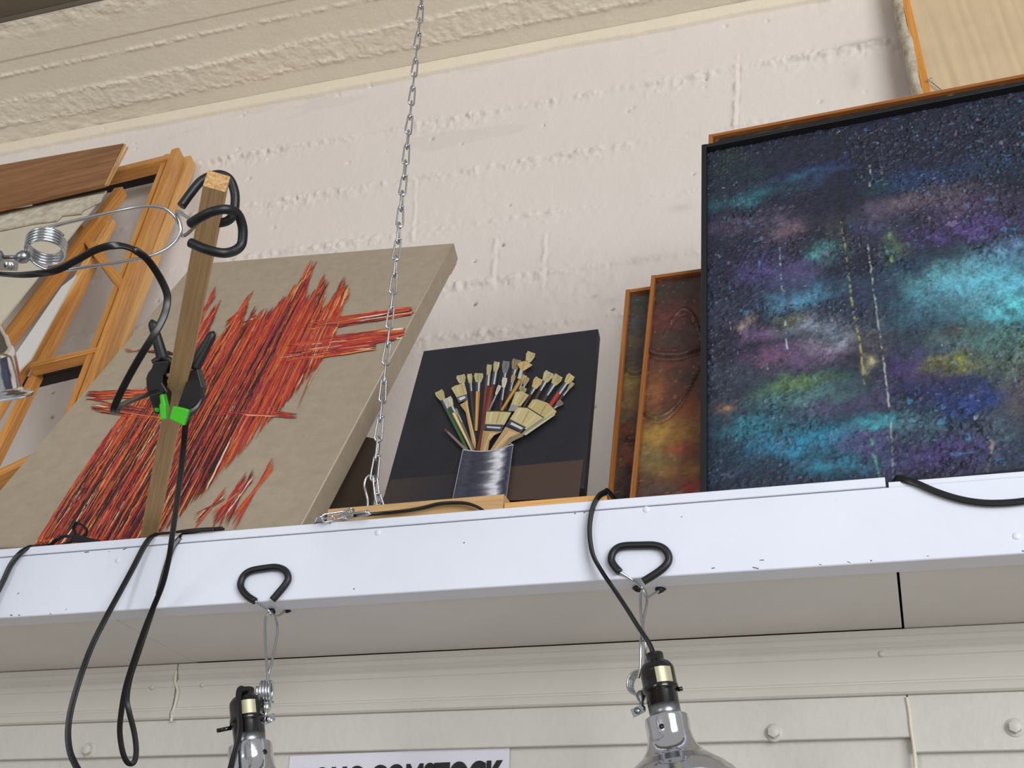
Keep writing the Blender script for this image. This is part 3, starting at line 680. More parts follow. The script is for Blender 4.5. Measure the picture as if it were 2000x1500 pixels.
blobs = [(1420, 300, 60, 40, (44, 58, 54), .7), (1450, 330, 90, 25, (38, 60, 62), .6), (1600, 320, 90, 30, (46, 50, 92), .7), (1450, 372, 110, 28, (50, 96, 106), .75), (1570, 330, 60, 18, (50, 96, 116), .5), (1440, 430, 110, 35, (80, 72, 94), .8), (1530, 440, 40, 40, (112, 94, 104), .7),
 (1605, 482, 42, 26, (78, 140, 142), .85), (1480, 520, 70, 60, (78, 70, 116), .8), (1560, 520, 40, 30, (92, 86, 128), .6), (1580, 560, 80, 36, (86, 138, 168), .8), (1640, 440, 40, 60, (60, 62, 60), .7), (1700, 420, 60, 60, (66, 68, 100), .6), (1780, 340, 90, 40, (40, 62, 104), .75), (1730, 350, 40, 30, (40, 64, 56), .6),
 (1850, 250, 120, 50, (38, 42, 60), .7), (1950, 230, 60, 60, (34, 42, 60), .7), (1930, 310, 90, 40, (44, 62, 88), .6), (1760, 390, 80, 30, (112, 98, 106), .6), (1870, 370, 60, 40, (104, 92, 104), .55), (1880, 400, 90, 40, (84, 70, 100), .6), (1880, 440, 110, 30, (88, 72, 128), .7), (1960, 480, 70, 40, (92, 120, 152), .8), (1850, 520, 80, 40, (100, 158, 164), .85), (1930, 540, 140, 60, (96, 172, 194), .95), (1980, 590, 90, 40, (92, 186, 198), .95), (1860, 580, 60, 40, (96, 150, 164), .8),
 (1740, 470, 25, 50, (96, 120, 84), .6), (1770, 510, 60, 40, (40, 56, 78), .7), (1700, 560, 50, 40, (52, 56, 84), .6), (1790, 610, 90, 40, (60, 92, 108), .7), (1920, 650, 110, 40, (84, 126, 120), .75), (1960, 700, 80, 50, (96, 120, 104), .7), (1445, 622, 26, 18, (160, 140, 132), .75), (1480, 640, 36, 24, (132, 100, 140), .75), (1410, 600, 40, 50, (62, 62, 84), .5), (1550, 612, 30, 18, (128, 132, 90), .7), (1590, 620, 60, 30, (130, 140, 156), .7), (1630, 655, 60, 30, (140, 150, 160), .7), (1600, 670, 60, 26, (150, 128, 150), .5),
 (1560, 690, 90, 30, (94, 78, 108), .7), (1490, 690, 40, 26, (134, 92, 110), .55), (1500, 680, 60, 20, (100, 74, 120), .5), (1420, 720, 80, 40, (62, 72, 84), .6), (1700, 660, 30, 60, (84, 80, 84), .6), (1690, 700, 14, 14, (190, 184, 140), .6), (1800, 700, 60, 50, (72, 58, 108), .75), (1860, 700, 40, 24, (116, 116, 54), .6), (1870, 690, 20, 12, (150, 150, 60), .5), (1860, 640, 40, 30, (74, 74, 70), .6), (1895, 770, 60, 40, (36, 58, 116), .85), (1840, 745, 60, 30, (44, 52, 96), .6), (1560, 760, 100, 46, (84, 128, 128), .75), (1545, 738, 60, 22, (92, 116, 74), .7), (1610, 780, 40, 30, (84, 70, 110), .6), (1700, 770, 50, 40, (84, 74, 110), .6),
 (1420, 770, 40, 40, (70, 74, 82), .5), (1410, 790, 20, 14, (170, 126, 96), .6), (1480, 820, 90, 30, (54, 120, 136), .7), (1600, 850, 90, 40, (52, 136, 166), .8), (1510, 860, 60, 30, (52, 120, 152), .7), (1725, 815, 50, 20, (66, 164, 178), .85), (1780, 820, 60, 40, (76, 108, 120), .6), (1690, 850, 40, 30, (84, 70, 116), .75), (1880, 865, 60, 40, (80, 64, 124), .75), (1780, 890, 60, 30, (76, 64, 116), .6), (1960, 830, 70, 60, (74, 90, 100), .6), (1990, 760, 40, 50, (120, 104, 96), .5), (1950, 880, 60, 40, (56, 66, 88), .6), (1400, 880, 50, 60, (34, 54, 70), .7), (1470, 910, 60, 30, (44, 70, 88), .6), (1640, 900, 70, 24, (56, 130, 156), .7), (1740, 910, 40, 30, (64, 64, 90), .6)]
bl = [(*st(D, px, py), rx * .00068, ry * .00068, lin(c), k) for (px, py, rx, ry, c, k) in blobs]
drips = [((1690, 440), (1705, 560), (1725, 700), (1737, 800), (1744, 925), (170, 176, 168), .0012), ((1519, 470), (1524, 540), (1529, 600), (1534, 664), (1535, 670), (170, 196, 190), .0012), ((1640, 420), (1650, 480), (1662, 580), (1678, 660), (1686, 740), (160, 156, 96), .0014), ((1628, 250), (1636, 330), (1641, 400), (1646, 440), (1650, 460), (34, 38, 34), .003), ((1668, 270), (1676, 340), (1683, 400), (1690, 440), (1692, 450), (36, 44, 34), .003), ((1696, 310), (1698, 330), (1697, 345), (1696, 350), (1696, 352), (150, 160, 150), .0016), ((1700, 840), (1704, 870), (1712, 900), (1716, 925), (1717, 930), (90, 150, 130), .002), ((1735, 430), (1735, 450), (1732, 470), (1738, 490), (1742, 505), (120, 150, 110), .003), ((1935, 845), (1938, 870), (1930, 890), (1926, 905), (1926, 910), (150, 140, 134), .0025)]
dd = [([st(D, *p) for p in d[:5]], lin(d[5]), d[6]) for d in drips]
gw, gh = dw - 2 * fwid, D.h - 2 * fwid
def d_coords(s, t): return s + fwid, (gh - t) + fwid
def grain(x, y):
    lump = np.clip(fbm(x * 14, y * 14, 3, 101) * 2.4 - .78, 0, 1); big = np.clip(fbm(x * 170, y * 170, 2, 103) * 3.2 - 1.55, 0, 1); fine = fbm(x * 330, y * 330, 2, 109)
    return lump, big, fine
def art_h(s, t):
    x, y = d_coords(s, t); lump, big, fine = grain(x, y)
    return .0036 * lump * big + .0010 * (fine - .5) * (.5 + lump) + .0012 * (fbm(x * 40, y * 25, 3, 91) - .5)
def art_c(s, t, H):
    x, y = d_coords(s, t); wx = x + .034 * (fbm(x * 26, y * 26, 5, 200) - .5) * 2; wy = y + .026 * (fbm(x * 26, y * 26, 5, 210) - .5) * 2
    c = np.ones(s.shape + (3,)) * lin((40, 42, 57)); masks = [.1 + 1.75 * fbm(x * 85, y * 60, 4, 230 + i) for i in range(5)]
    for (bx, by, rx, ry, col, k) in bl:
        g = np.exp(-(((wx - bx) / rx) ** 2 + ((wy - by) / ry) ** 2)) * k
        g = np.clip(g * masks[int(abs(bx) * 9000) % 5], 0, 1)[..., None]; c = c * (1 - g) + col * g
    lump, big, fine = grain(x, y)
    c = c * (.34 + .7 * fine + .62 * fbm(x * 130, y * 90, 3, 240))[..., None]
    dark = (np.clip(fbm(x * 120, y * 150, 3, 300) * 3.4 - 1.95, 0, 1) * (.35 + .75 * lump))[..., None]; c = c * (1 - dark * .8) + lin((14, 18, 26)) * dark * .8
    sp = (np.clip(vnoise(x * 190, y * 190, 320) * 9 - 7.4, 0, 1) * np.clip(lump * 1.6 - .1, 0, 1))[..., None]; spc = np.where((vnoise(x * 30, y * 30, 330) > .5)[..., None], lin((70, 150, 190)), lin((150, 130, 170)))
    c = c * (1 - sp * .4) + spc * sp * .4
    sp = (np.clip(vnoise(x * 210 + 40, y * 230, 340) * 14 - 13.2, 0, 1) * np.clip(fbm(x * 9, y * 9, 3, 360) * 4 - 1.9, 0, 1))[..., None]; c = c * (1 - sp) + lin((206, 206, 196)) * sp
    for pts, col, wd in dd:
        ys = np.array([p[1] for p in pts]); xs_ = np.array([p[0] for p in pts]); o = np.argsort(ys)
        xx = np.interp(y, ys[o], xs_[o]) + .0022 * (fbm(y * 90, y * 0, 2, 17) - .5); ok = (y > ys.min()) & (y < ys.max())
        g = ok * np.exp(-((x - xx) / wd) ** 2) * np.clip(fbm(x * 90, y * 120, 3, 350) * 3.4 - 1.3, 0, 1); c = c * (1 - g[..., None]) + col * g[..., None]
    return c
o = grid_sheet('relief_paint', D.tl - D.n * .0135 + D.r * fwid - D.u * (D.h - fwid), D.r, D.u, D.n, gw, gh, 560, 660, art_h, art_c, M_impasto, dp)
tag(o, 'gritty blue, teal and purple paint surface')

def back_of(base, off, tl_px, wid, name, label, frame_mat, fw, dep, hf, cf, mat, tilt=0.0, recess=.008, nx=120, ny=260):
    """framed painting parallel to base, off metres behind it, its top left corner at tl_px"""
    Q = Pic(); a = math.radians(tilt); Q.r = base.r * math.cos(a) + base.u * math.sin(a); Q.u = base.u * math.cos(a) - base.r * math.sin(a); Q.n = base.n
    Q.tl = PP(*tl_px, base.tl - base.n * off, base.n)
    Q.h = (Q.tl[2] - ZS - .002 - dep * Q.n[2] - max(0, -Q.r[2]) * wid) / Q.u[2]
    g = thing(name, Q.tl + Q.r * wid / 2 - Q.u * Q.h, label, 'painting')
    for (x0, x1, y0, y1, vert) in ((0, fw, 0, Q.h, True), (wid - fw, wid, 0, Q.h, True), (fw, wid - fw, 0, fw, False), (fw, wid - fw, Q.h - fw, Q.h, False)):
        mb = MB(); slab(mb, Q, x0, x1, y0, y1, 0, dep, bev=.0006, vertical=vert, uvoff=random.random()); mb.build('frame_bar', frame_mat, g)
    mb = MB(); slab(mb, Q, fw, wid - fw, fw, Q.h - fw, recess + .006, dep - .002); mb.build('backing_board', M_dark, g)
    w2, h2 = wid - 2 * fw, Q.h - 2 * fw; Q.fw = fw; Q.h2 = h2
    c2 = (lambda s, t, H: cf(Q, s, t, H))
    grid_sheet('relief_paint', Q.tl - Q.n * recess + Q.r * fw - Q.u * (Q.h - fw), Q.r, Q.u, Q.n, w2, h2, nx, ny, (lambda s, t: hf(Q, s, t)), c2, mat, g)
    return Q
def warm_h(Q, s, t): 
    y = Q.h2 - t; h = .0016 * (fbm(s * 60, t * 60, 4, 400) - .5) * 2
    for (px0, py0, px1, py1, px2, py2) in Q_curves.get(Q_cur[0], []):
        pts = [st(Q, px0, py0), st(Q, px1, py1), st(Q, px2, py2)]; xs_ = [p[0] - Q.fw for p in pts]; ys_ = [p[1] - Q.fw for p in pts]
        co = np.polyfit(xs_, ys_, 2); yy = np.polyval(co, s) + .002 * (fbm(s * 60, s * 0, 3, 9) - .5); ok = (s > min(xs_) - .004)
        h += ok * .0045 * np.exp(-((y - yy) / .005) ** 2) * (.6 + .8 * fbm(s * 60, t * 60, 3, 19)) - ok * .003 * np.exp(-((y - yy - .008) / .004) ** 2)
    return h
Q_cur = ['']; Q_curves = {'r': [(1255, 675, 1310, 688, 1366, 672), (1262, 805, 1305, 800, 1350, 740), (1300, 640, 1330, 600, 1350, 610)], 'l': [(1225, 852, 1238, 850, 1250, 845), (1228, 720, 1240, 722, 1256, 716)]}
def warm_c(tab, crease):
    def cf(Q, s, t, H):
        x = s; y = Q.h2 - t; c = np.ones(s.shape + (3,)) * lin(tab[0]); wx = x + .010 * (fbm(x * 24, y * 24, 3, 410) - .5) * 2; wy = y + .010 * (fbm(x * 24, y * 24, 3, 420) - .5) * 2
        for (px, py, rx, ry, col, k) in tab[1]:
            a, b = st(Q, px, py); a -= Q.fw; b -= Q.fw
            g = np.clip(np.exp(-(((wx - a) / (rx * .0007)) ** 2 + ((wy - b) / (ry * .0007)) ** 2)) * k * (.5 + .9 * fbm(x * 50, y * 50, 3, 430)), 0, 1)[..., None]; c = c * (1 - g) + lin(col) * g
        c = c * (.55 + .9 * fbm(x * 130, y * 130, 3, 440))[..., None]
        sp = np.clip(vnoise(x * 150, y * 150, 450) * 9 - 7.8, 0, 1)[..., None]; c = c * (1 - .6 * sp) + lin((150, 126, 90)) * .6 * sp
        ri = np.clip((H - .0022) / .002, 0, 1)[..., None] * crease; return c * (1 - ri) + lin((70, 58, 44)) * ri
    return cf
tabR = ((70, 40, 34), [(1310, 560, 60, 30, (52, 46, 38), .9), (1300, 620, 50, 40, (92, 44, 40), .8), (1340, 600, 30, 20, (98, 44, 36), .8), (1320, 650, 60, 30, (64, 48, 40), .8), (1300, 710, 60, 30, (100, 56, 42), .8), (1280, 760, 30, 40, (152, 92, 44), .8), (1345, 770, 30, 40, (110, 54, 34), .7), (1340, 800, 40, 30, (150, 78, 36), .8), (1290, 840, 50, 40, (170, 132, 56), .9), (1335, 840, 40, 30, (158, 110, 50), .8), (1325, 870, 30, 20, (170, 62, 34), .8), (1280, 890, 40, 40, (132, 116, 66), .8), (1330, 910, 50, 30, (146, 100, 46), .8), (1345, 945, 30, 24, (150, 44, 36), .8), (1290, 945, 40, 14, (84, 66, 62), .7)])
tabL = ((64, 54, 46), [(1240, 580, 30, 20, (58, 60, 56), .9), (1240, 620, 30, 30, (70, 68, 76), .8), (1235, 660, 30, 20, (92, 76, 58), .7), (1235, 740, 24, 30, (140, 112, 56), .9), (1232, 780, 24, 40, (146, 108, 56), .9), (1232, 830, 20, 20, (120, 64, 50), .8), (1228, 880, 20, 40, (140, 76, 56), .9), (1225, 940, 20, 30, (104, 62, 72), .9)])
Q_cur[0] = 'r'
QR = back_of(D, .061, (1272, 538), .36, 'brown_relief_painting', 'brown and gold relief painting in a thin wood frame beside the black frame', M_orange, .0068, .026, warm_h, warm_c(tabR, .6), M_warm, tilt=-2.2)
Q_cur[0] = 'l'
QL = back_of(D, .092, (1222, 566), .36, 'brown_relief_painting', 'narrow leftmost sliver of a dark brown relief painting in a thin wood frame', M_orange, .0072, .026, warm_h, warm_c(tabL, .4), M_warm, tilt=-1.0)
tabT = ((44, 40, 32), [(1480, 262, 40, 10, (120, 104, 70), .8), (1540, 252, 30, 8, (130, 120, 90), .8), (1420, 268, 30, 8, (30, 30, 26), .9)])
Q_cur[0] = ''
QT = back_of(D, .038, (1384, 263), .62, 'wood_framed_painting', 'wood framed dark painting hidden behind the blue one, only its top edge showing', M_orange, .0075, .018, warm_h, warm_c(tabT, 0), M_warm, tilt=-0.7, nx=90, ny=90)

# ---------------------------------------------------------------- cardboard-backed canvas high on the right
K = picture_pose((1808, 194), ((1768, 0), (1812, 194)), ((1768, 0), (1850, -14)), 4.0, 2.13, ZS, flat=True)
K.tl = PP(1748, -60, K.tl, K.n); K.h = (K.tl[2] - ZS - .006) / K.u[2]; kw = .42
kg = thing('cardboard_backed_canvas', K.tl + K.r * kw / 2 - K.u * K.h, 'canvas turned to show its cardboard back and orange wood edge, behind the blue painting', 'canvas')
barw = .017
for (x0, x1, y0, y1, v_) in ((0, barw, 0, K.h, True), (kw - barw, kw, 0, K.h, True), (barw, kw - barw, 0, .02, False), (barw, kw - barw, K.h - .02, K.h, False)):
    mb = MB(); slab(mb, K, x0, x1, y0, y1, 0, .024, bev=.001, vertical=v_); mb.build('stretcher_bar', M_orange_l, kg)
def card_h(s, t):
    x = s + .010 * np.sin(t * 5) + .012 * (fbm(s * 5, t * 3, 3, 500) - .5)
    return .0030 * np.abs(fbm(x * 34, t * 1.2, 2, 515) - .5) * 2 * (.4 + fbm(s * 12, t * 4, 2, 510)) + .0005 * np.abs(np.sin(x * math.pi / .021)) + .0006 * (fbm(s * 50, t * 30, 3, 520) - .5)
grid_sheet('cardboard_sheet', K.tl - K.n * .0045 + K.r * barw - K.u * (K.h - .02), K.r, K.u, K.n, kw - 2 * barw, K.h - .04, 200, 220, card_h, None, M_card, kg)
mb = MB(); slab(mb, K, barw, kw - barw, .02, K.h - .02, .0065, .02); mb.build('canvas_core', M_card, kg)
rr = np.random.RandomState(2); tm = MB(); n = 60; vs = []
for i in range(n + 1):
    d = K.h * i / n; e = .006 * math.sin(i * .8) + .004 * rr.randn() * .6
    a = K.tl - K.u * d; vs += [a - K.r * .020 - K.n * .030, a - K.r * (.018 + .002 * rr.rand()) - K.n * .006, a - K.r * (.008 + .003 * rr.rand()) + K.n * (.0010 + .002 * rr.rand()), a + K.r * (.001 + max(-.003, e * .35)) + K.n * .0016]
tm.add(vs, [(4 * i + k, 4 * i + k + 1, 4 * i + k + 5, 4 * i + k + 4) for i in range(n) for k in range(3)], None, 0, None, True)
tm.build('folded_canvas_edge', M_fold, kg)
mb = MB(); p = pic_pt(K, 1816, 157, .003); tube(mb, [p + K.r * (.0035 * math.cos(a)) + K.u * (.0035 * math.sin(a)) + K.n * .004 for a in np.linspace(0, 6.2, 12)], .0011, 3, 8); tube(mb, [p - K.n * .002, p + K.n * .003], .0012, 1, 8)
ey = mb.build('screw_eye', M_steel, kg)
mb = MB(); q0_ = pic_pt(K, 1819, 160, .004); q1_ = pic_pt(K, 1875, 205, .004)
for ph in (0, math.pi): tube(mb, [lerp(q0_, q1_, t) + (K.r * math.cos(t * 44 + ph) + K.n * math.sin(t * 44 + ph)) * .0009 for t in np.linspace(0, 1, 60)], .0007, 1, 6)
mb.build('twisted_wire', M_steel_dull, kg)

# ---------------------------------------------------------------- tan boards lying under the small painting, added dark sheet for the wall shade behind
YBD = YF + .020
x0 = PY(640, 1000, YBD)[0]; xm = PY(984, 985, YBD)[0]; x1 = PY(1185, 972, YBD)[0]
mb = MB(); add_box(mb, x0, xm - .0008, YBD, YBD + .13, ZS, zbd, bev=.001, uvoff=.2)
tag(mb.build('wooden_board', M_tan), 'tan wooden board lying on the shelf under the left of the brush painting', 'board')
mb = MB(); add_box(mb, xm + .0008, x1, YBD, YBD + .13, ZS, zbd2, bev=.001, uvoff=1.7)
tag(mb.build('wooden_board', M_pine_pale), 'paler wooden board lying on the shelf under the right of the brush painting', 'board')

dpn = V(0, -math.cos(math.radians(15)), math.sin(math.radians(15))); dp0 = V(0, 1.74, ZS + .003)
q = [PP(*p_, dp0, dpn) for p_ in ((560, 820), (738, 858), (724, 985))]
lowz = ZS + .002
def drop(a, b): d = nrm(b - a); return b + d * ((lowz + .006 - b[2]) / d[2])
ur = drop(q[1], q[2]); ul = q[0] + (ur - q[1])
mb = MB(); add_prism(mb, [q[0], q[1], ur, V(ul[0], ur[1], ur[2])], -dpn * .012)  # brown sheet added to darken the gap where the wall lies in shade
tag(mb.build('shade_panel', plain('umber_shade', (86, 72, 60), .7, var=.15, vscale=9)), 'added dark brown sheet in place of wall shade, behind the chain between the linen canvas and brush painting', 'panel')

# ---------------------------------------------------------------- stretcher frames and panels on the far left
S = picture_pose((345, 283), ((345, 283), (215, 560)), ((225, 330), (345, 283)), 21.5, 1.63, ZS, flat=True)
def bar(parent, a, b, width, thick, front, mat, side=0.0, name='stretcher_bar', plane=None, zmin=None):
    """bar whose front centre line runs through pixels a-b on the leaning plane, pushed back by 'front' metres"""
    Pn = plane or S; p = PP(*a, Pn.tl - Pn.n * front, Pn.n); q = PP(*b, Pn.tl - Pn.n * front, Pn.n)
    d = nrm(q - p); L = np.linalg.norm(q - p); wv = nrm(np.cross(Pn.n, d))
    mb = MB(); add_obox(mb, p - Pn.n * thick / 2, d, wv, Pn.n, L, width, thick, bev=.0012, uvoff=random.random() * 5)
    return mb.build(name, mat, parent)
f1 = thing('stretcher_frame', PP(100, 900, S.tl - S.n * .0, S.n), 'bare pine stretcher frame with cross bars leaning against the wall', 'frame')
bar(f1, (342, 290), (114, 900), .0225, .038, .0, M_pine)                  # right bar
bar(f1, (325, 301), (97, 896), .0145, .028, .010, M_pine, name='inner_lip')
bar(f1, (60, 372), (338, 303), .026, .036, .001, M_pine)                 # top bar
bar(f1, (60, 712), (190, 681), .017, .026, .006, M_pine)                 # cross bar
bar(f1, (150, 440), (240, 560), .022, .024, .008, M_pine, name='corner_brace')
bar(f1, (-190, 1010), (110, 870), .022, .036, .001, M_pine)              # bottom bar
f2 = thing('stretcher_frame', PP(130, 900, S.tl - S.n * .05, S.n), 'pale pine stretcher frame behind the darker one, slightly to its right', 'frame')
bar(f2, (362, 306), (135, 870), .032, .036, .043, M_pine_pale)
bar(f2, (60, 385), (352, 318), .026, .034, .044, M_dark)
bar(f2, (40, 742), (200, 703), .016, .026, .05, M_dark)
# cream canvas panel on its own stretcher, nearer
S2 = Pic(); S2.r, S2.u, S2.n = S.r, S.u, S.n; S2.tl = S.tl + S.n * .055
f3 = thing('cream_canvas', PP(10, 800, S2.tl, S2.n), 'cream canvas nailed on a pine stretcher behind the plywood panel', 'canvas')
bar(f3, (231, 366), (-60, 745), .026, .030, 0, M_pine)
bar(f3, (216, 430), (-40, 850), .018, .020, .020, M_pine_pale, name='inner_bar')
bar(f3, (196, 470), (-45, 950), .021, .022, .034, M_pine)
mb = MB(); pl = [(-120, 440), (208, 372), (-90, 745), (-250, 760)]; q = [PP(*p_, S2.tl - S2.n * .010, S2.n) for p_ in pl]; add_prism(mb, q, -S2.n * .004); mb.build('canvas_sheet', M_cream, f3)
mb = MB(); top_ = [(-80, 428), (0, 412), (100, 396), (203, 377), (196, 392), (160, 410), (158, 416), (120, 420), (110, 430), (60, 436), (20, 445), (0, 449), (-40, 452), (-80, 460)]
add_prism(mb, [PP(*p_, S2.tl - S2.n * .004, S2.n) for p_ in top_], -S2.n * .004); mb.build('torn_edge', M_torn, f3)
mb = MB(); add_prism(mb, [PP(*p_, S2.tl - S2.n * .012, S2.n) for p_ in [(120, 560), (150, 536), (60, 700), (20, 740), (0, 735)]], -S2.n * .004); mb.build('white_tacking_strip', plain('gesso', (204, 200, 194), .8), f3)
# plywood panel in front
S3 = Pic(); S3.r, S3.u, S3.n = S.r, S.u, S.n; S3.tl = S.tl + S.n * .075
quad = [(-160, 350), (241, 280), (204, 359), (-160, 444)]; q = [PP(*p_, S3.tl, S3.n) for p_ in quad]
pg = thing('plywood_panel', q[3], 'flat brown wood panel leaning at the far left on top of the frames', 'panel')
mb = MB(); vs = [*q, *[p_ - S3.n * .010 for p_ in q]]
fs = [(3, 2, 1, 0), (4, 5, 6, 7), (0, 1, 5, 4), (1, 2, 6, 5), (2, 3, 7, 6), (3, 0, 4, 7)]
def uvq(i): d = vs[i] - q[3]; return (float(np.dot(d, S3.r)), float(np.dot(d, S3.u) + np.dot(d, S3.n)))
mb.add(vs, fs, [[uvq(i) for i in f_] for f_ in fs]); mb.build('panel_face', M_ply, pg)
for k, (a, b, fr) in enumerate((((243, 281), (205, 360), .001), ((248, 286), (209, 360), .008))):
    bar(pg, a, b, .0045, .006, fr, M_plyedge, name='edge_strip', plane=S3)

# ================================================================== THE STICK, ITS LAMP AND CLAMP
QS = 1.135                       # the stick stands behind the front board and leans out over it
dB, dT = 1.81, 1.232
def stick_depth(y): return 1.0 / lerp(1 / dT, 1 / dB, (y - 372) / (1045 - 372.0))
sb = PD(289, 1050, dB); stp = PD(418, 370, dT); sd = nrm(stp - sb); SL = np.linalg.norm(stp - sb)
sx = nrm(RW @ np.array([1.0, .10, 0.0])); sx = nrm(sx - sd * np.dot(sx, sd)); sy = nrm(np.cross(sd, sx))
if np.dot(sy, FWD) < 0: sy = -sy
ext = max(.004, (sb[2] - ZS - .001) / sd[2]); sb0 = sb - sd * ext
sg = thing('wooden_stick', sb0, 'square weathered wooden stick rising from the shelf and holding a lamp', 'stick')
mb = MB(); add_obox(mb, sb0 + sy * .0115, sd, sx, sy, SL + ext, .0228, .0228, bev=.0006); mb.build('shaft', M_stick, sg)
mb = MB(); add_obox(mb, sb0 + sy * .0115 + sd * (SL + ext - .0005), sd, sx, sy, .0012, .0227, .0227); tag(mb.build('cut_end', M_endgrain, sg), 'pale rough end grain')

def clamp_lamp(name, label, loc): return thing(name, loc, label, 'clamp lamp', 'clamp lamps')
def px_tube(parent, name, pts, r, mat, n=8, seg=10, scale=None):
    mb = MB(); tube(mb, pts, r, n, seg, scale=scale); return mb.build(name, mat, parent)
# lamp clipped on the stick
dl = 1.10 * QS
cl = clamp_lamp('clamp_lamp', 'clamp lamp clipped to the top of the wooden stick', PD(400, 430, dl))
rg = .0049
g1 = px_tube(cl, 'front_jaw_grip', [PD(x, y, d * QS) for x, y, d in ((372, 437, 1.072), (392, 424, 1.064), (416, 413, 1.060), (442, 409, 1.062), (463, 417, 1.070), (473, 440, 1.075), (474, 463, 1.076), (470, 480, 1.075), (455, 491, 1.070), (432, 494, 1.064), (400, 486, 1.064), (372, 474, 1.070))], rg, M_rubber, 8, 12)
g2 = px_tube(cl, 'rear_jaw_grip', [PD(x, y, d * QS) for x, y, d in ((354, 403, 1.125), (372, 378, 1.130), (395, 352, 1.135), (425, 341, 1.138), (447, 349, 1.138), (458, 374, 1.135), (459, 400, 1.132), (455, 420, 1.130), (443, 432, 1.130), (420, 436, 1.130), (395, 433, 1.128))], rg, M_rubber, 8, 12)
wr = .0018
px_tube(cl, 'wire_arm', [PD(x, y, d * QS) for x, y, d in ((385, 436, 1.072), (365, 424, 1.085), (348, 413, 1.093), (345, 420, 1.096), (351, 436, 1.097), (353, 452, 1.096), (345, 468, 1.095), (325, 486, 1.092), (292, 500, 1.088), (240, 511, 1.084), (180, 520, 1.082), (130, 527, 1.082), (95, 527, 1.085), (66, 512, 1.088), (54, 490, 1.09))], wr, M_steel, 8, 10)
px_tube(cl, 'wire_arm', [PD(x, y, d * QS) for x, y, d in ((385, 436, 1.128), (371, 452, 1.112), (358, 461, 1.102), (353, 456, 1.099), (351, 440, 1.098), (341, 424, 1.098), (322, 408, 1.098), (296, 403, 1.097), (265, 405, 1.095), (220, 414, 1.09), (160, 428, 1.086), (110, 440, 1.083), (76, 450, 1.083), (56, 466, 1.085), (52, 486, 1.09))], wr, M_steel, 8, 10)
c0 = PD(90, 482, 1.09 * QS); ca = nrm(RW @ np.array([-.10, -.80, .60])); e1_ = nrm(np.cross(ca, FWD)); e2_ = np.cross(ca, e1_)
px_tube(cl, 'spring_coil', [c0 - ca * .0085 + ca * (.0165 * t) + (e1_ * math.cos(2 * math.pi * 4.3 * t + 1) + e2_ * math.sin(2 * math.pi * 4.3 * t + 1)) * .0187 for t in np.linspace(0, 1, 110)], wr, M_steel, 1, 10)
mb = MB(); add_lathe(mb, [(0, -.008), (.0028, -.008), (.0058, -.004), (.0068, .001), (.0050, .005), (.0022, .007), (0, .0075)], PD(45, 502, 1.085 * QS), RW @ np.array([1, -.35, .1]), 18); mb.build('swivel_ball', M_steel_dull, cl)
mb = MB(); add_lathe(mb, [(0, -.012), (.004, -.012), (.0072, -.006), (.0045, 0), (0, .002)], PD(4, 499, 1.085 * QS), RW @ np.array([1, -.1, .1]), 18); tube(mb, [PD(8, 503, 1.085 * QS), PD(45, 502, 1.085 * QS)], .0022, 1, 8); mb.build('swivel_stem', M_steel_dull, cl)
mb = MB(); add_prism(mb, [PD(x, y, 1.078 * QS) for x, y in ((6, 507), (36, 509), (33, 529), (-6, 528), (-6, 515))], FWD * .0016)
bk = mb.build('bracket_plate', M_steel, cl)
mb = MB(); add_lathe(mb, [(.0042, -.001), (.0042, .0024), (.0034, .0034), (0, .0034)], PD(17, 518, 1.0775 * QS), -FWD, 16); mb.build('screw', M_steel, bk)
def reflector(parent, top, axis, scale, prof, name='reflector'):
    axis = nrm(axis); mb = MB(); inner = [(max(.0005, r - .0007), h + .0005) for r, h in prof[::-1]]
    add_lathe(mb, [(r * scale, h * scale) for r, h in prof] + [(r * scale, h * scale) for r, h in inner], top, axis, 72)
    return mb.build(name, M_alu, parent)
ax1 = nrm(RW @ np.array([.10, .985, .10])); top1 = PD(-112, 560, 1.05 * QS)
reflector(cl, top1, ax1, QS, [(.018, 0), (.019, .006), (.024, .014), (.032, .024), (.0330, .0245), (.036, .030), (.0372, .0305), (.041, .037), (.0422, .0375), (.0450, .046), (.0462, .0465), (.0480, .056), (.0492, .0565), (.0505, .066), (.0512, .080), (.0516, .092), (.0522, .0945), (.0555, .0957), (.0595, .0970), (.0610, .0985), (.0600, .1005), (.057, .0995)])
mb = MB(); add_lathe(mb, [(0, -.062), (.009, -.062), (.009, -.054), (.016, -.046), (.0175, -.03), (.0175, -.01), (.0165, .002), (0, .002)], top1, ax1, 32); mb.build('socket', M_black, cl)
cpts = [(-60, 528, 1.085), (-20, 533, 1.078), (30, 537, 1.072), (70, 535, 1.070), (110, 528, 1.070), (150, 508, 1.07), (185, 489, 1.07), (218, 480, 1.072), (250, 483, 1.078), (283, 502, 1.085), (308, 535, 1.095), (325, 570, 1.10), (326, 595, 1.10), (318, 622, 1.095), (300, 655, 1.09), (278, 690, 1.09), (252, 735, 1.095), (232, 775, 1.10), (222, 800, 1.105)]
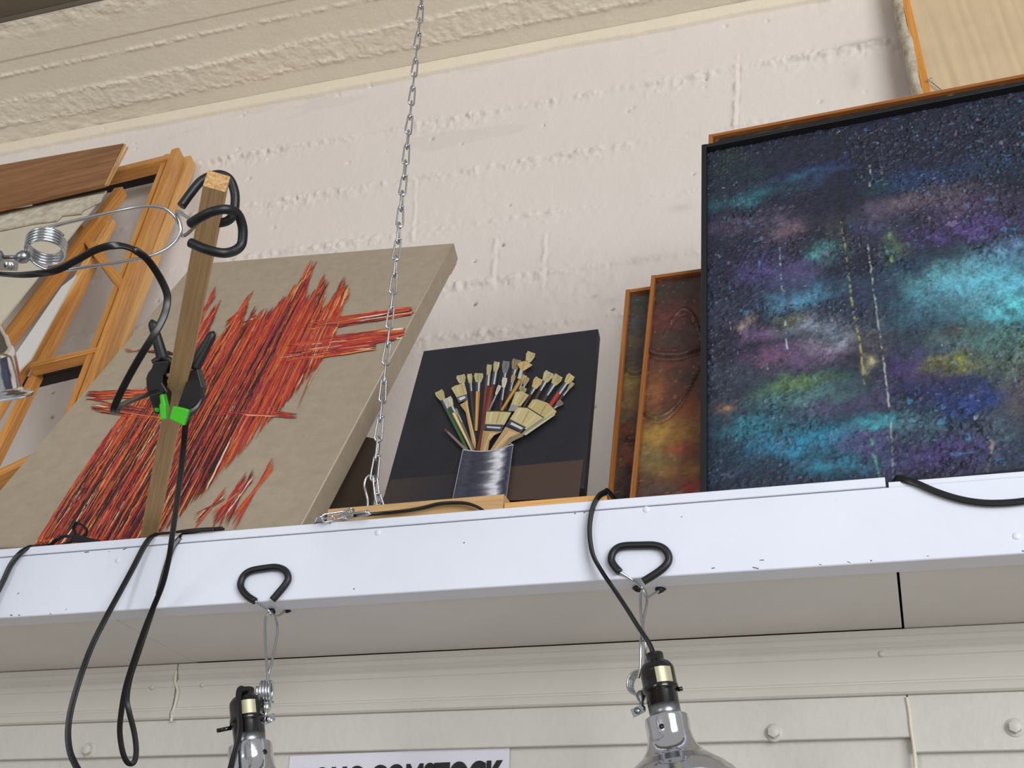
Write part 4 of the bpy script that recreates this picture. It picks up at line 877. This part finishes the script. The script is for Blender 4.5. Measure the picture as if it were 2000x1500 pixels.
lower = [(222, 800, 1.254), (224, 806, 1.27), (236, 793, 1.30), (255, 783, 1.35), (285, 772, 1.42), (308, 764, 1.47), (322, 766, 1.525), (345, 765, 1.575), (372, 745, 1.565), (388, 738, 1.53), (393, 765, 1.51), (385, 790, 1.50), (368, 812, 1.495), (362, 835, 1.495), (359, 870, 1.505), (352, 930, 1.54), (343, 1000, 1.60), (336, 1050, 1.64), (330, 1090, 1.66), (318, 1140, 1.68), (300, 1185, 1.69), (284, 1225, 1.69), (263, 1285, 1.69), (246, 1340, 1.69), (237, 1390, 1.69), (234, 1430, 1.69), (240, 1470, 1.69), (250, 1490, 1.692), (262, 1488, 1.695), (266, 1465, 1.698), (262, 1430, 1.70), (252, 1390, 1.70), (248, 1365, 1.702), (254, 1325, 1.705), (272, 1270, 1.71), (292, 1210, 1.72), (312, 1150, 1.73), (325, 1105, 1.74), (338, 1068, 1.75), (352, 1050, 1.757)]
cord_mesh('power_cord', [PD(x, y, d * QS) for x, y, d in cpts] + [PD(*p_) for p_ in lower[1:]], M_cord, cl, .0019, wide=RW @ np.array([1, .25, .3]))
zt_ = ZS + .003
mb = MB(); sweep(mb, spline([PD(352, 1050, 1.757), PD(362, 1043, 1.765), PZ(385, 1037.0, zt_), PZ(410, 1034.5, zt_), PZ(436, 1032, zt_)], 8), twin(.0021), V(0, 1, 0)); mb.build('power_cord', M_cord, cl)
# spring clamp with green pads
kd = stick_depth(740)
kc = thing('spring_clamp', PD(345, 830, kd), 'black spring clamp with bright green pads pinching the wooden stick', 'clamp')
def cz(c): return (180 + c[0] / 5.768, 600 + c[1] / 5.768)
def px_prism(parent, name, poly, d, th, mat, taper=.94):
    mb = MB(); add_prism(mb, [PD(*cz(p_), d) for p_ in poly], FWD * th, taper=1.0); o = mb.build(name, mat, parent)
    bv = o.modifiers.new('soft_edges', 'BEVEL'); bv.width = .0016; bv.segments = 2; return o
left = [(690, 620), (850, 600), (870, 640), (830, 740), (800, 780), (790, 850), (850, 950), (820, 1130), (740, 1210), (700, 1195), (665, 1080), (610, 920), (605, 800), (625, 740), (665, 690)]
right = [(1090, 720), (1190, 690), (1215, 790), (1245, 900), (1225, 1000), (1170, 1100), (1100, 1170), (1060, 1190), (960, 1130), (1000, 1000), (1050, 860), (1070, 780)]
px_prism(kc, 'jaw_body', left, kd + .004, .022, M_rubber); px_prism(kc, 'jaw_body', right, kd + .002, .022, M_rubber)
def handle(a, b, r0, r1, d):
    p, q = PD(*cz(a), d), PD(*cz(b), d + .004); n_ = 14; pts = [lerp(p, q, i / n_) for i in range(n_ + 1)]
    sc = [lerp(r0, r1, i / n_) * (math.sqrt(max(.05, 1 - max(0, (i / n_ - .86) / .14) ** 2))) for i in range(n_ + 1)]
    mb = MB(); sweep(mb, pts, [(1.0 * x, .8 * y) for x, y in circ(1, 14)], RW @ np.array([1, 0, 0]), False, 0, sc); mb.build('handle', M_rubber, kc)
handle((800, 600), (668, 140), .0078, .0056, kd + .014); handle((1140, 700), (1372, 270), .0078, .0056, kd + .012)
mb = MB(); tube(mb, [PD(*cz(c), kd + .013) for c in ((690, 630), (760, 590), (850, 590), (900, 640))], .0048, 6, 10); mb.build('pivot_collar', M_rubber, kc)
mb = MB(); tube(mb, [PD(*cz(c), kd + .012) for c in ((830, 760), (960, 800), (1080, 780))], .004, 6, 10); mb.build('pivot_pin', M_steel_dull, kc)
px_prism(kc, 'green_pad', [(755, 985), (798, 975), (830, 1105), (832, 1265), (765, 1272), (752, 1110), (765, 1075)], kd - .010, .016, M_green)
px_prism(kc, 'green_pad', [(905, 1112), (1000, 1130), (1085, 1155), (1078, 1190), (1030, 1338), (865, 1262)], kd - .012, .010, M_green)
px_prism(kc, 'green_pad', [(695, 1130), (756, 1135), (756, 1185), (700, 1180)], kd + .002, .012, M_green)

# ================================================================== CHAIN
YC = YF + .026
zt0, zt1 = PY(822, 15, YC)[2], PY(735, 896, YC)[2]; xc0, xc1 = PY(822, 15, YC)[0], PY(735, 896, YC)[0]
pitch = (zt0 - zt1) / 14 / 2
ch = thing('hanging_chain', (xc1, YC, ZS), 'zinc wire-link chain hanging down to the front of the shelf', 'chain')
lr = .0015
def link_mesh(nm, L, w_top, w_bot, knot):
    mb = MB(); hl = L / 2; pts = []
    for a in np.linspace(0, math.pi, 9): pts.append(V(math.cos(a) * w_top, 0, hl - w_top + math.sin(a) * w_top))
    for a in np.linspace(math.pi, 2 * math.pi, 9): pts.append(V(math.cos(a) * w_bot, 0, -hl + w_bot + math.sin(a) * w_bot))
    sweep(mb, pts, circ(lr, 8), None, True)
    if knot:
        tube(mb, [V(-.0030 + .0060 * t, .0019 * math.cos(t * 13), hl + .0002 + .0019 * math.sin(t * 13)) for t in np.linspace(0, 1, 18)], lr * .95, 1, 7)
        tube(mb, [V(.0030, 0, hl + .0006), V(.0046, .0012, hl + .0024)], lr * .9, 1, 7)
    me_o = mb.build(nm, M_steel, ch); me = me_o.data; bpy.data.objects.remove(me_o)
    off = np.array(ch.location); co = np.zeros(len(me.vertices) * 3); me.vertices.foreach_get('co', co); co = co.reshape(-1, 3) + off; me.vertices.foreach_set('co', co.ravel())
    return me
ML1 = link_mesh('link', pitch * 1.26, .0040, .0054, True); ML2 = link_mesh('link', pitch * 1.24, .0044, .0044, False)
def put_link(me, pos, rot):
    o = bpy.data.objects.new('link', me); COL.objects.link(o); o.parent = ch; o.location = Vector(pos) - ch.location; o.rotation_euler = rot; return o
rc = random.Random(5); yaw0 = math.atan2(FWD[0], FWD[1])
ceil_z = zc + (YW - YC) * math.tan(CA) - .012
for k in range(-int((ceil_z - zt0) / pitch / 2) * 2, 29):
    z = zt0 - pitch * (k + .5); t = (zt0 - z) / (zt0 - zt1); x = lerp(xc0, xc1, t); tw = -yaw0 + .35 + .25 * math.sin(k * .35) + .10 * (rc.random() - .5)
    put_link(ML1 if k % 2 == 0 else ML2, (x, YC, z), (0, rc.uniform(-.04, .04), tw if k % 2 == 0 else tw + 1.15))
zk = zt0 - pitch * 29
# snap hook in the last link, tail links and links lying on the shelf
mb = MB(); tube(mb, [PY(x, y, YC + dy) for x, y, dy in ((733, 942, .001), (729, 932, 0), (722, 929, -.001), (715, 935, -.001), (712, 948, 0), (715, 962, 0), (718, 975, .001), (718, 990, .001), (714, 1006, .001), (710, 1022, .001))], .0019, 8, 10, scale=None); hk = mb.build('hook', M_steel, ch)
mb = MB(); tube(mb, [PY(722, 1001, YC), PY(721, 1012, YC)], .0022, 1, 10); mb.build('blue_tape', M_blue, hk)
p0 = PY(738, 952, YC - .004); p1 = PY(752, 992, YC + .002)
put_link(ML2, PY(735, 956, YC - .003), (0, -.30, -yaw0 + .9)); put_link(ML1, PY(744, 990, YC), (0, -.35, -yaw0 + .2))
put_link(ML2, PZ(668, 1010, ZS + .006), (math.pi / 2 - .5, .3, 1.2)); put_link(ML1, PZ(655, 1008, ZS + .008), (math.pi / 2 - 1.0, 1.1, 1.3)); put_link(ML2, PZ(636, 1017, ZS + .003), (math.pi / 2, .1, 1.0)); put_link(ML1, PZ(694, 1006, ZS + .003), (math.pi / 2, .2, 1.4)); put_link(ML2, PZ(622, 1019, ZS + .002), (math.pi / 2, .0, .6))

# ================================================================== HANGING CLAMP LAMPS
REFL = [(41, 0), (42.5, 6), (42, 30), (44, 46), (50, 60), (61, 73), (74, 84), (76, 84.5), (90, 96), (92, 96.5), (103, 108), (105, 109), (116, 124), (118, 125), (127, 145), (131, 170), (133, 196), (137, 200), (148, 204), (146, 207), (136, 204)]
def hanging_lamp(loc, label, Y, top, bot, grip, gy, wires, coil_c, tips, socket_side, switch, ball, cordpts, slide=1.0, hole=None):
    g = clamp_lamp('clamp_lamp', label, loc)
    T = PY(*top, Y); Bt = PY(*bot, Y); ax = nrm(Bt - T); L = np.linalg.norm(Bt - T); u = depth(T) / F      # metres per pixel here
    px_tube(g, 'jaw_grip', [PY(x, y, YF - .0052) for x, y in grip], .0049, M_rubber, 8, 12)
    for w_ in wires: px_tube(g, 'wire_arm', [PY(x, y, yy) for x, y, yy in w_], .0018, M_steel, 8, 10)
    for (a, b) in tips:
        p, q = PY(*a), PY(*b); mb = MB(); d = nrm(q - p); add_lathe(mb, [(0, 0), (.0046, 0), (.0046, .008), (.0034, .013), (.0008, np.linalg.norm(q - p)), (0, np.linalg.norm(q - p))], p, d, 14); mb.build('rear_jaw_grip', M_rubber, g)
    cc = PY(*coil_c[:2], coil_c[2]); ca_ = nrm(V(*coil_c[3])); a1 = nrm(np.cross(ca_, V(0, .3, 1))); a2 = np.cross(ca_, a1)
    px_tube(g, 'spring_coil', [cc + ca_ * (.0165 * (t - .5)) + (a1 * math.cos(2 * math.pi * 4.4 * t) + a2 * math.sin(2 * math.pi * 4.4 * t)) * .0138 for t in np.linspace(0, 1, 110)], .0017, M_steel, 1, 10)
    s = u * L / (u * 132.0) * 1.0; k = u
    h = L
    mb = MB(); pr = [(0, 0), (15, 0), (17.5, 1), (18, 3), (18, 15), (21, 18), (28, 22), (33, 30), (34, 38), (34, 66), (35.5, 68), (35.5, 76), (33, 78), (31.5, 80), (31, 104), (29, 106), (28, 132), (0, 132)]
    add_lathe(mb, [(r * k * .98, hh / 132 * h) for r, hh in pr], T, ax, 40); so_ = mb.build('socket', M_black, g)
    mb = MB(); add_lathe(mb, [(28.6 * k, .79 * h), (30.2 * k, .79 * h), (30.4 * k, .985 * h), (28.6 * k, .985 * h)], T, ax, 40); mb.build('collar_band', M_steel_dull, g)
    # foil label wrapped on the socket, facing the room
    toc = nrm(-FWD - ax * np.dot(-FWD, ax)); sd_ = nrm(np.cross(ax, toc)); 
    if np.dot(sd_, V(1, 0, 0)) < 0: sd_ = -sd_
    mb = MB(); vs = []
    for i in range(9):
        a = lerp(-.25, .75, i / 8) + socket_side
        for hh in (.28, .52): vs.append(T + ax * hh * h + (toc * math.cos(a) + sd_ * math.sin(a)) * 33.9 * k)
    mb.add(vs, [(2 * i, 2 * i + 1, 2 * i + 3, 2 * i + 2) for i in range(8)], None, 0, None, True); mb.build('foil_label', M_label, so_)
    sw_p = T + ax * .60 * h; sdir = nrm(sd_ * switch[0] + toc * switch[1])
    mb = MB(); tube(mb, [sw_p + sdir * 32 * k, sw_p + sdir * switch[2] * k], 4.2 * k, 1, 12); mb.build('switch', M_black, so_)
    ref = reflector(g, T + ax * h * .965, ax, k, [(r, hh) for r, hh in REFL]); ref.data.transform(Matrix.Identity(4))
    if hole:
        a = hole; hp = T + ax * (h * .965 + 25 * k) + (toc * math.cos(a) + sd_ * math.sin(a)) * 42.4 * k; dn = nrm(toc * math.cos(a) + sd_ * math.sin(a))
        mb = MB(); add_lathe(mb, [(0, .0004), (4.6 * k, .0004), (5.2 * k, 0), (5.2 * k, -.001)], hp, dn, 18); mb.build('vent_hole', M_black, ref)
    bpnt = PY(*ball[0]); bq = PY(*ball[1]); mb = MB(); d = nrm(bq - bpnt); Lb = np.linalg.norm(bq - bpnt)
    add_lathe(mb, [(0, -.004), (.004, -.003), (.0062, .002), (.0052, .006), (.0026, .010), (.0026, Lb - .002), (.0042, Lb), (.0042, Lb + .004), (0, Lb + .005)], bpnt, d, 18); mb.build('swivel_stem', ball[2], g)
    wq = PY(*ball[3]); mb = MB(); add_obox(mb, wq - V(.007, 0, .002), V(1, 0, .45), V(-.4, .1, 1), V(0, 1, 0), .014, .010, .0022); add_lathe(mb, [(0, .006), (.0035, .006), (.0035, -.002), (0, -.002)], wq, V(0, -1, 0), 14); mb.build('wing_nut', ball[2], g)
    if cordpts: cord_mesh('power_cord', cordpts, M_cord, g, .0021, wide=V(.3, 1, .1))
    return g
YR = 1.402
hanging_lamp(PY(1262, 1170, YR), 'clamp lamp hanging at the right from the front board, black cord rising over the shelf', YR, (1277, 1276), (1302, 1407),
    [(1210, 1117), (1200, 1106), (1194, 1094), (1197, 1080), (1207, 1070), (1222, 1066), (1250, 1065), (1277, 1065), (1294, 1070), (1304, 1081), (1306, 1094), (1298, 1107), (1280, 1121), (1256, 1136)], None,
    [[(1210, 1117, YF - .005), (1235, 1133, YF + .004), (1253, 1147, YF + .016), (1262, 1160, YF + .016), (1263, 1180, YF + .012), (1256, 1215, YF), (1252, 1250, 1.41), (1251, 1300, 1.41), (1247, 1325, 1.41)],
     [(1288, 1153, YF + .045), (1270, 1164, YF + .030), (1262, 1166, YF + .020), (1255, 1152, YF + .016), (1251, 1170, YF + .012), (1253, 1210, YF), (1260, 1250, 1.415), (1260, 1290, 1.42), (1254, 1325, 1.42)]],
    (1250, 1335, 1.428, (.35, .9, 0)), [((1285, 1153, YF + .045), (1322, 1139, YF + .075)), ((1248, 1150, YF + .028), (1228, 1144, YF + .05))], .05, (1.0, .25, 42),
    ((1252, 1356, 1.415), (1254, 1382, 1.41), M_steel_dull, (1246, 1390, 1.405)), None, hole=-.35)
lamp_r = [o for o in COL.objects if o.name.startswith('clamp_lamp')][-1]
cord_mesh('power_cord', [PY(1192, 963, YF)[0] * V(1, 0, 0) + V(.012, YF + .11, ZS + .0025), PY(1192, 963, YF)[0] * V(1, 0, 0) + V(.006, YF + .05, ZS + .004), PY(1190, 962, YF + .018), PY(1181, 962, YF + .008), PY(1169, 970, YF - .003), PY(1158, 992, YF - .008), PY(1152, 1025, YF - .009), PY(1153, 1058, YF - .010), PY(1160, 1088, YF - .012), PY(1178, 1120, YF - .017), PY(1200, 1152, YF - .022), PY(1225, 1190, YF - .025), PY(1247, 1225, YF - .026), PY(1264, 1250, YF - .027), PY(1273, 1268, YF - .027), PY(1276, 1285, YF - .027)], M_cord, lamp_r, .0021, wide=V(.3, 1, .1))
YQ = 1.400
hanging_lamp(PY(525, 1190, YQ), 'clamp lamp hanging at the left from the front board beside the looped cord', YQ, (479, 1346), (489, 1462),
    [(498, 1174), (483, 1164), (473, 1152), (470, 1140), (476, 1125), (490, 1115), (515, 1110), (540, 1108), (557, 1115), (563, 1129), (557, 1142), (544, 1158), (532, 1172)], None,
    [[(498, 1174, YF - .005), (512, 1184, YF + .006), (527, 1195, YF + .016), (538, 1208, YF + .014), (542, 1228, YF + .008), (538, 1258, YF), (529, 1300, 1.415), (520, 1332, 1.41)],
     [(558, 1192, YF + .046), (543, 1203, YF + .032), (533, 1202, YF + .020), (524, 1198, YF + .014), (518, 1212, YF + .01), (518, 1250, YF), (521, 1300, 1.41), (524, 1338, 1.405)]],
    (519, 1352, 1.412, (1, .25, .05)), [((560, 1191, YF + .046), (583, 1184, YF + .075)), ((532, 1196, YF + .03), (522, 1186, YF + .045))], .05, (-1.0, .1, 60),
    ((521, 1377, 1.405), (518, 1402, 1.405), M_steel, (527, 1406, 1.405)),
    [PY(x, y, yy) for x, y, yy in ((484, 1362, YQ), (478, 1350, YQ - .012), (470, 1346, YQ - .020), (466, 1358, YQ - .026), (467, 1390, YQ - .029), (468, 1420, YQ - .030), (464, 1450, YQ - .031), (456, 1480, YQ - .035), (448, 1510, YQ - .042), (442, 1540, YQ - .05))], hole=.95)

# ================================================================== LOOSE CORDS ON THE SHELF
def loose(label, pts, wide=(0, 1, .2), r=.0021):
    mb = MB(); sweep(mb, spline(pts, 10), twin(r), wide); return tag(mb.build('power_cord', M_cord), label, 'cord', 'loose black cords')
loose('black cord hanging over the shelf edge down to the lower left', [PZ(420, 1033, ZS + .003), PZ(370, 1036, ZS + .0025), PZ(330, 1041, ZS + .0025), PY(308, 1043, YF + .004), PY(294, 1050, YF - .006), PY(280, 1070, YF - .009), PY(262, 1105, YF - .012), PY(235, 1155, YF - .02), PY(205, 1210, YF - .03), PY(178, 1265, YF - .035), PY(156, 1325, YF - .04), PY(140, 1380, YF - .04), PY(133, 1425, YF - .04), PY(136, 1465, YF - .04), (PY(148, 1495, YF - .04)), PY(170, 1530, YF - .04)], wide=V(1, .3, .2))
loose('black cord over the shelf edge at the far left', [PZ(95, 1064, ZS + .003), PZ(76, 1066, ZS + .003), PY(60, 1068, YF + .002), PY(42, 1078, YF - .005), PY(22, 1102, YF - .007), PY(6, 1135, YF - .008), PY(-16, 1180, YF - .01), PY(-40, 1240, YF - .02)], wide=V(1, .3, .2))
loose('black cord sagging across the front board at the far right', [V(xe + .012, YF + .09, ZS - .0045), V(xe + .010, YF + .05, ZS - .0045), V(xe + .009, YF + .022, ZS - .004), PY(1752, 934.5, YF + .006), PY(1766, 937, YF - .001), PY(1790, 944, YF - .004), PY(1830, 961, YF - .0045), PY(1875, 975, YF - .0045), PY(1920, 982, YF - .0045), PY(1965, 982, YF - .0045), PY(2010, 977, YF - .0045), PY(2060, 966, YF - .0045), PY(2140, 940, YF - .0045), PY(2190, 912, YF + .004), PY(2200, 908, YF + .05)], wide=V(0, 0, 1))
loose('black cord lying on the shelf in front of the brush painting', [PZ(690, 1008, ZS + .0035), PY(750, 1002, YF + .012), PY(790, 998, YF + .012), PY(825, 992, YF + .012), PY(858, 984, YF + .012), PY(890, 982, YF + .012), PY(915, 984, YF + .011), PY(936, 992, YF + .011), PY(948, 1001, YF + .011)])
mb = MB()
sweep(mb, spline([PY(x, y, YF + dy) for x, y, dy in ((96, 1068, .02), (108, 1056, .03), (122, 1048, .035), (138, 1048, .035), (152, 1053, .03), (165, 1045, .03), (168, 1034, .03), (158, 1024, .03), (148, 1022, .03), (143, 1030, .03), (147, 1046, .028), (140, 1056, .025), (125, 1063, .022), (118, 1067, .02))], 8), twin(.0018), V(0, 1, 0))
sweep(mb, spline([PY(x, y, YF + dy) for x, y, dy in ((140, 1050, .024), (155, 1053, .022), (172, 1058, .02), (192, 1062, .02))], 8), [(a * 1.6, b * 1.6) for a, b in twin(.0019)], V(0, 0, 1))
tag(mb.build('cord_tie', M_cord), 'small black cord tied in a loop on the shelf at the lower left', 'cord', 'loose black cords')

# ================================================================== PAPER SIGN
ps = [PY(x, y, YL + .0025) for x, y in ((567, 1477), (996, 1458))]
pr_ = nrm(ps[1] - ps[0]); pu = nrm(np.cross(pr_, V(0, -1, 0))); pu = pu if pu[2] > 0 else -pu; pwid = np.linalg.norm(ps[1] - ps[0])
sgn = thing('paper_sign', ps[0] - pu * .2, 'white paper sign with bold black lettering taped under the shelf', 'sign')
grid_sheet('sheet', ps[0] - pu * .2, pr_, pu, V(0, -1, 0), pwid, .2, 60, 40, lambda s, t: .0008 + .0012 * fbm(s * 14, t * 14, 2, 600), None, M_paper, sgn)
fc = bpy.data.curves.new('lettering', 'FONT'); fc.body = 'DOUG COMSTOCK'; fc.size = .055; fc.offset = .0026; fc.extrude = .0002
fo = bpy.data.objects.new('lettering', fc); COL.objects.link(fo)
dg = bpy.context.evaluated_depsgraph_get(); me = bpy.data.meshes.new_from_object(fo.evaluated_get(dg)); bpy.data.objects.remove(fo)
co = np.zeros(len(me.vertices) * 3); me.vertices.foreach_get('co', co); co = co.reshape(-1, 3)
a = PY(580, 1494, YL)[0]; b = PY(985, 1482, YL)[0]; wx = co[:, 0].max() - co[:, 0].min(); kx = (b - a) / wx
topz = co[:, 1].max(); P0 = PY(986, 1483.5, YL - .0005); q = PY(985, 1486.5, YL)
out = np.zeros_like(co)
for i in range(len(co)):
    s_ = (co[i, 0] - co[:, 0].max()) * kx; out[i] = P0 + pr_ * s_ + pu * (co[i, 1] - topz) + V(0, -1, 0) * co[i, 2]
me.vertices.foreach_set('co', (out - np.array(sgn.location)).ravel()); me.materials.clear(); me.materials.append(M_ink); me.update()
lo = bpy.data.objects.new('lettering', me); COL.objects.link(lo); lo.parent = sgn
bpy.context.view_layer.update()
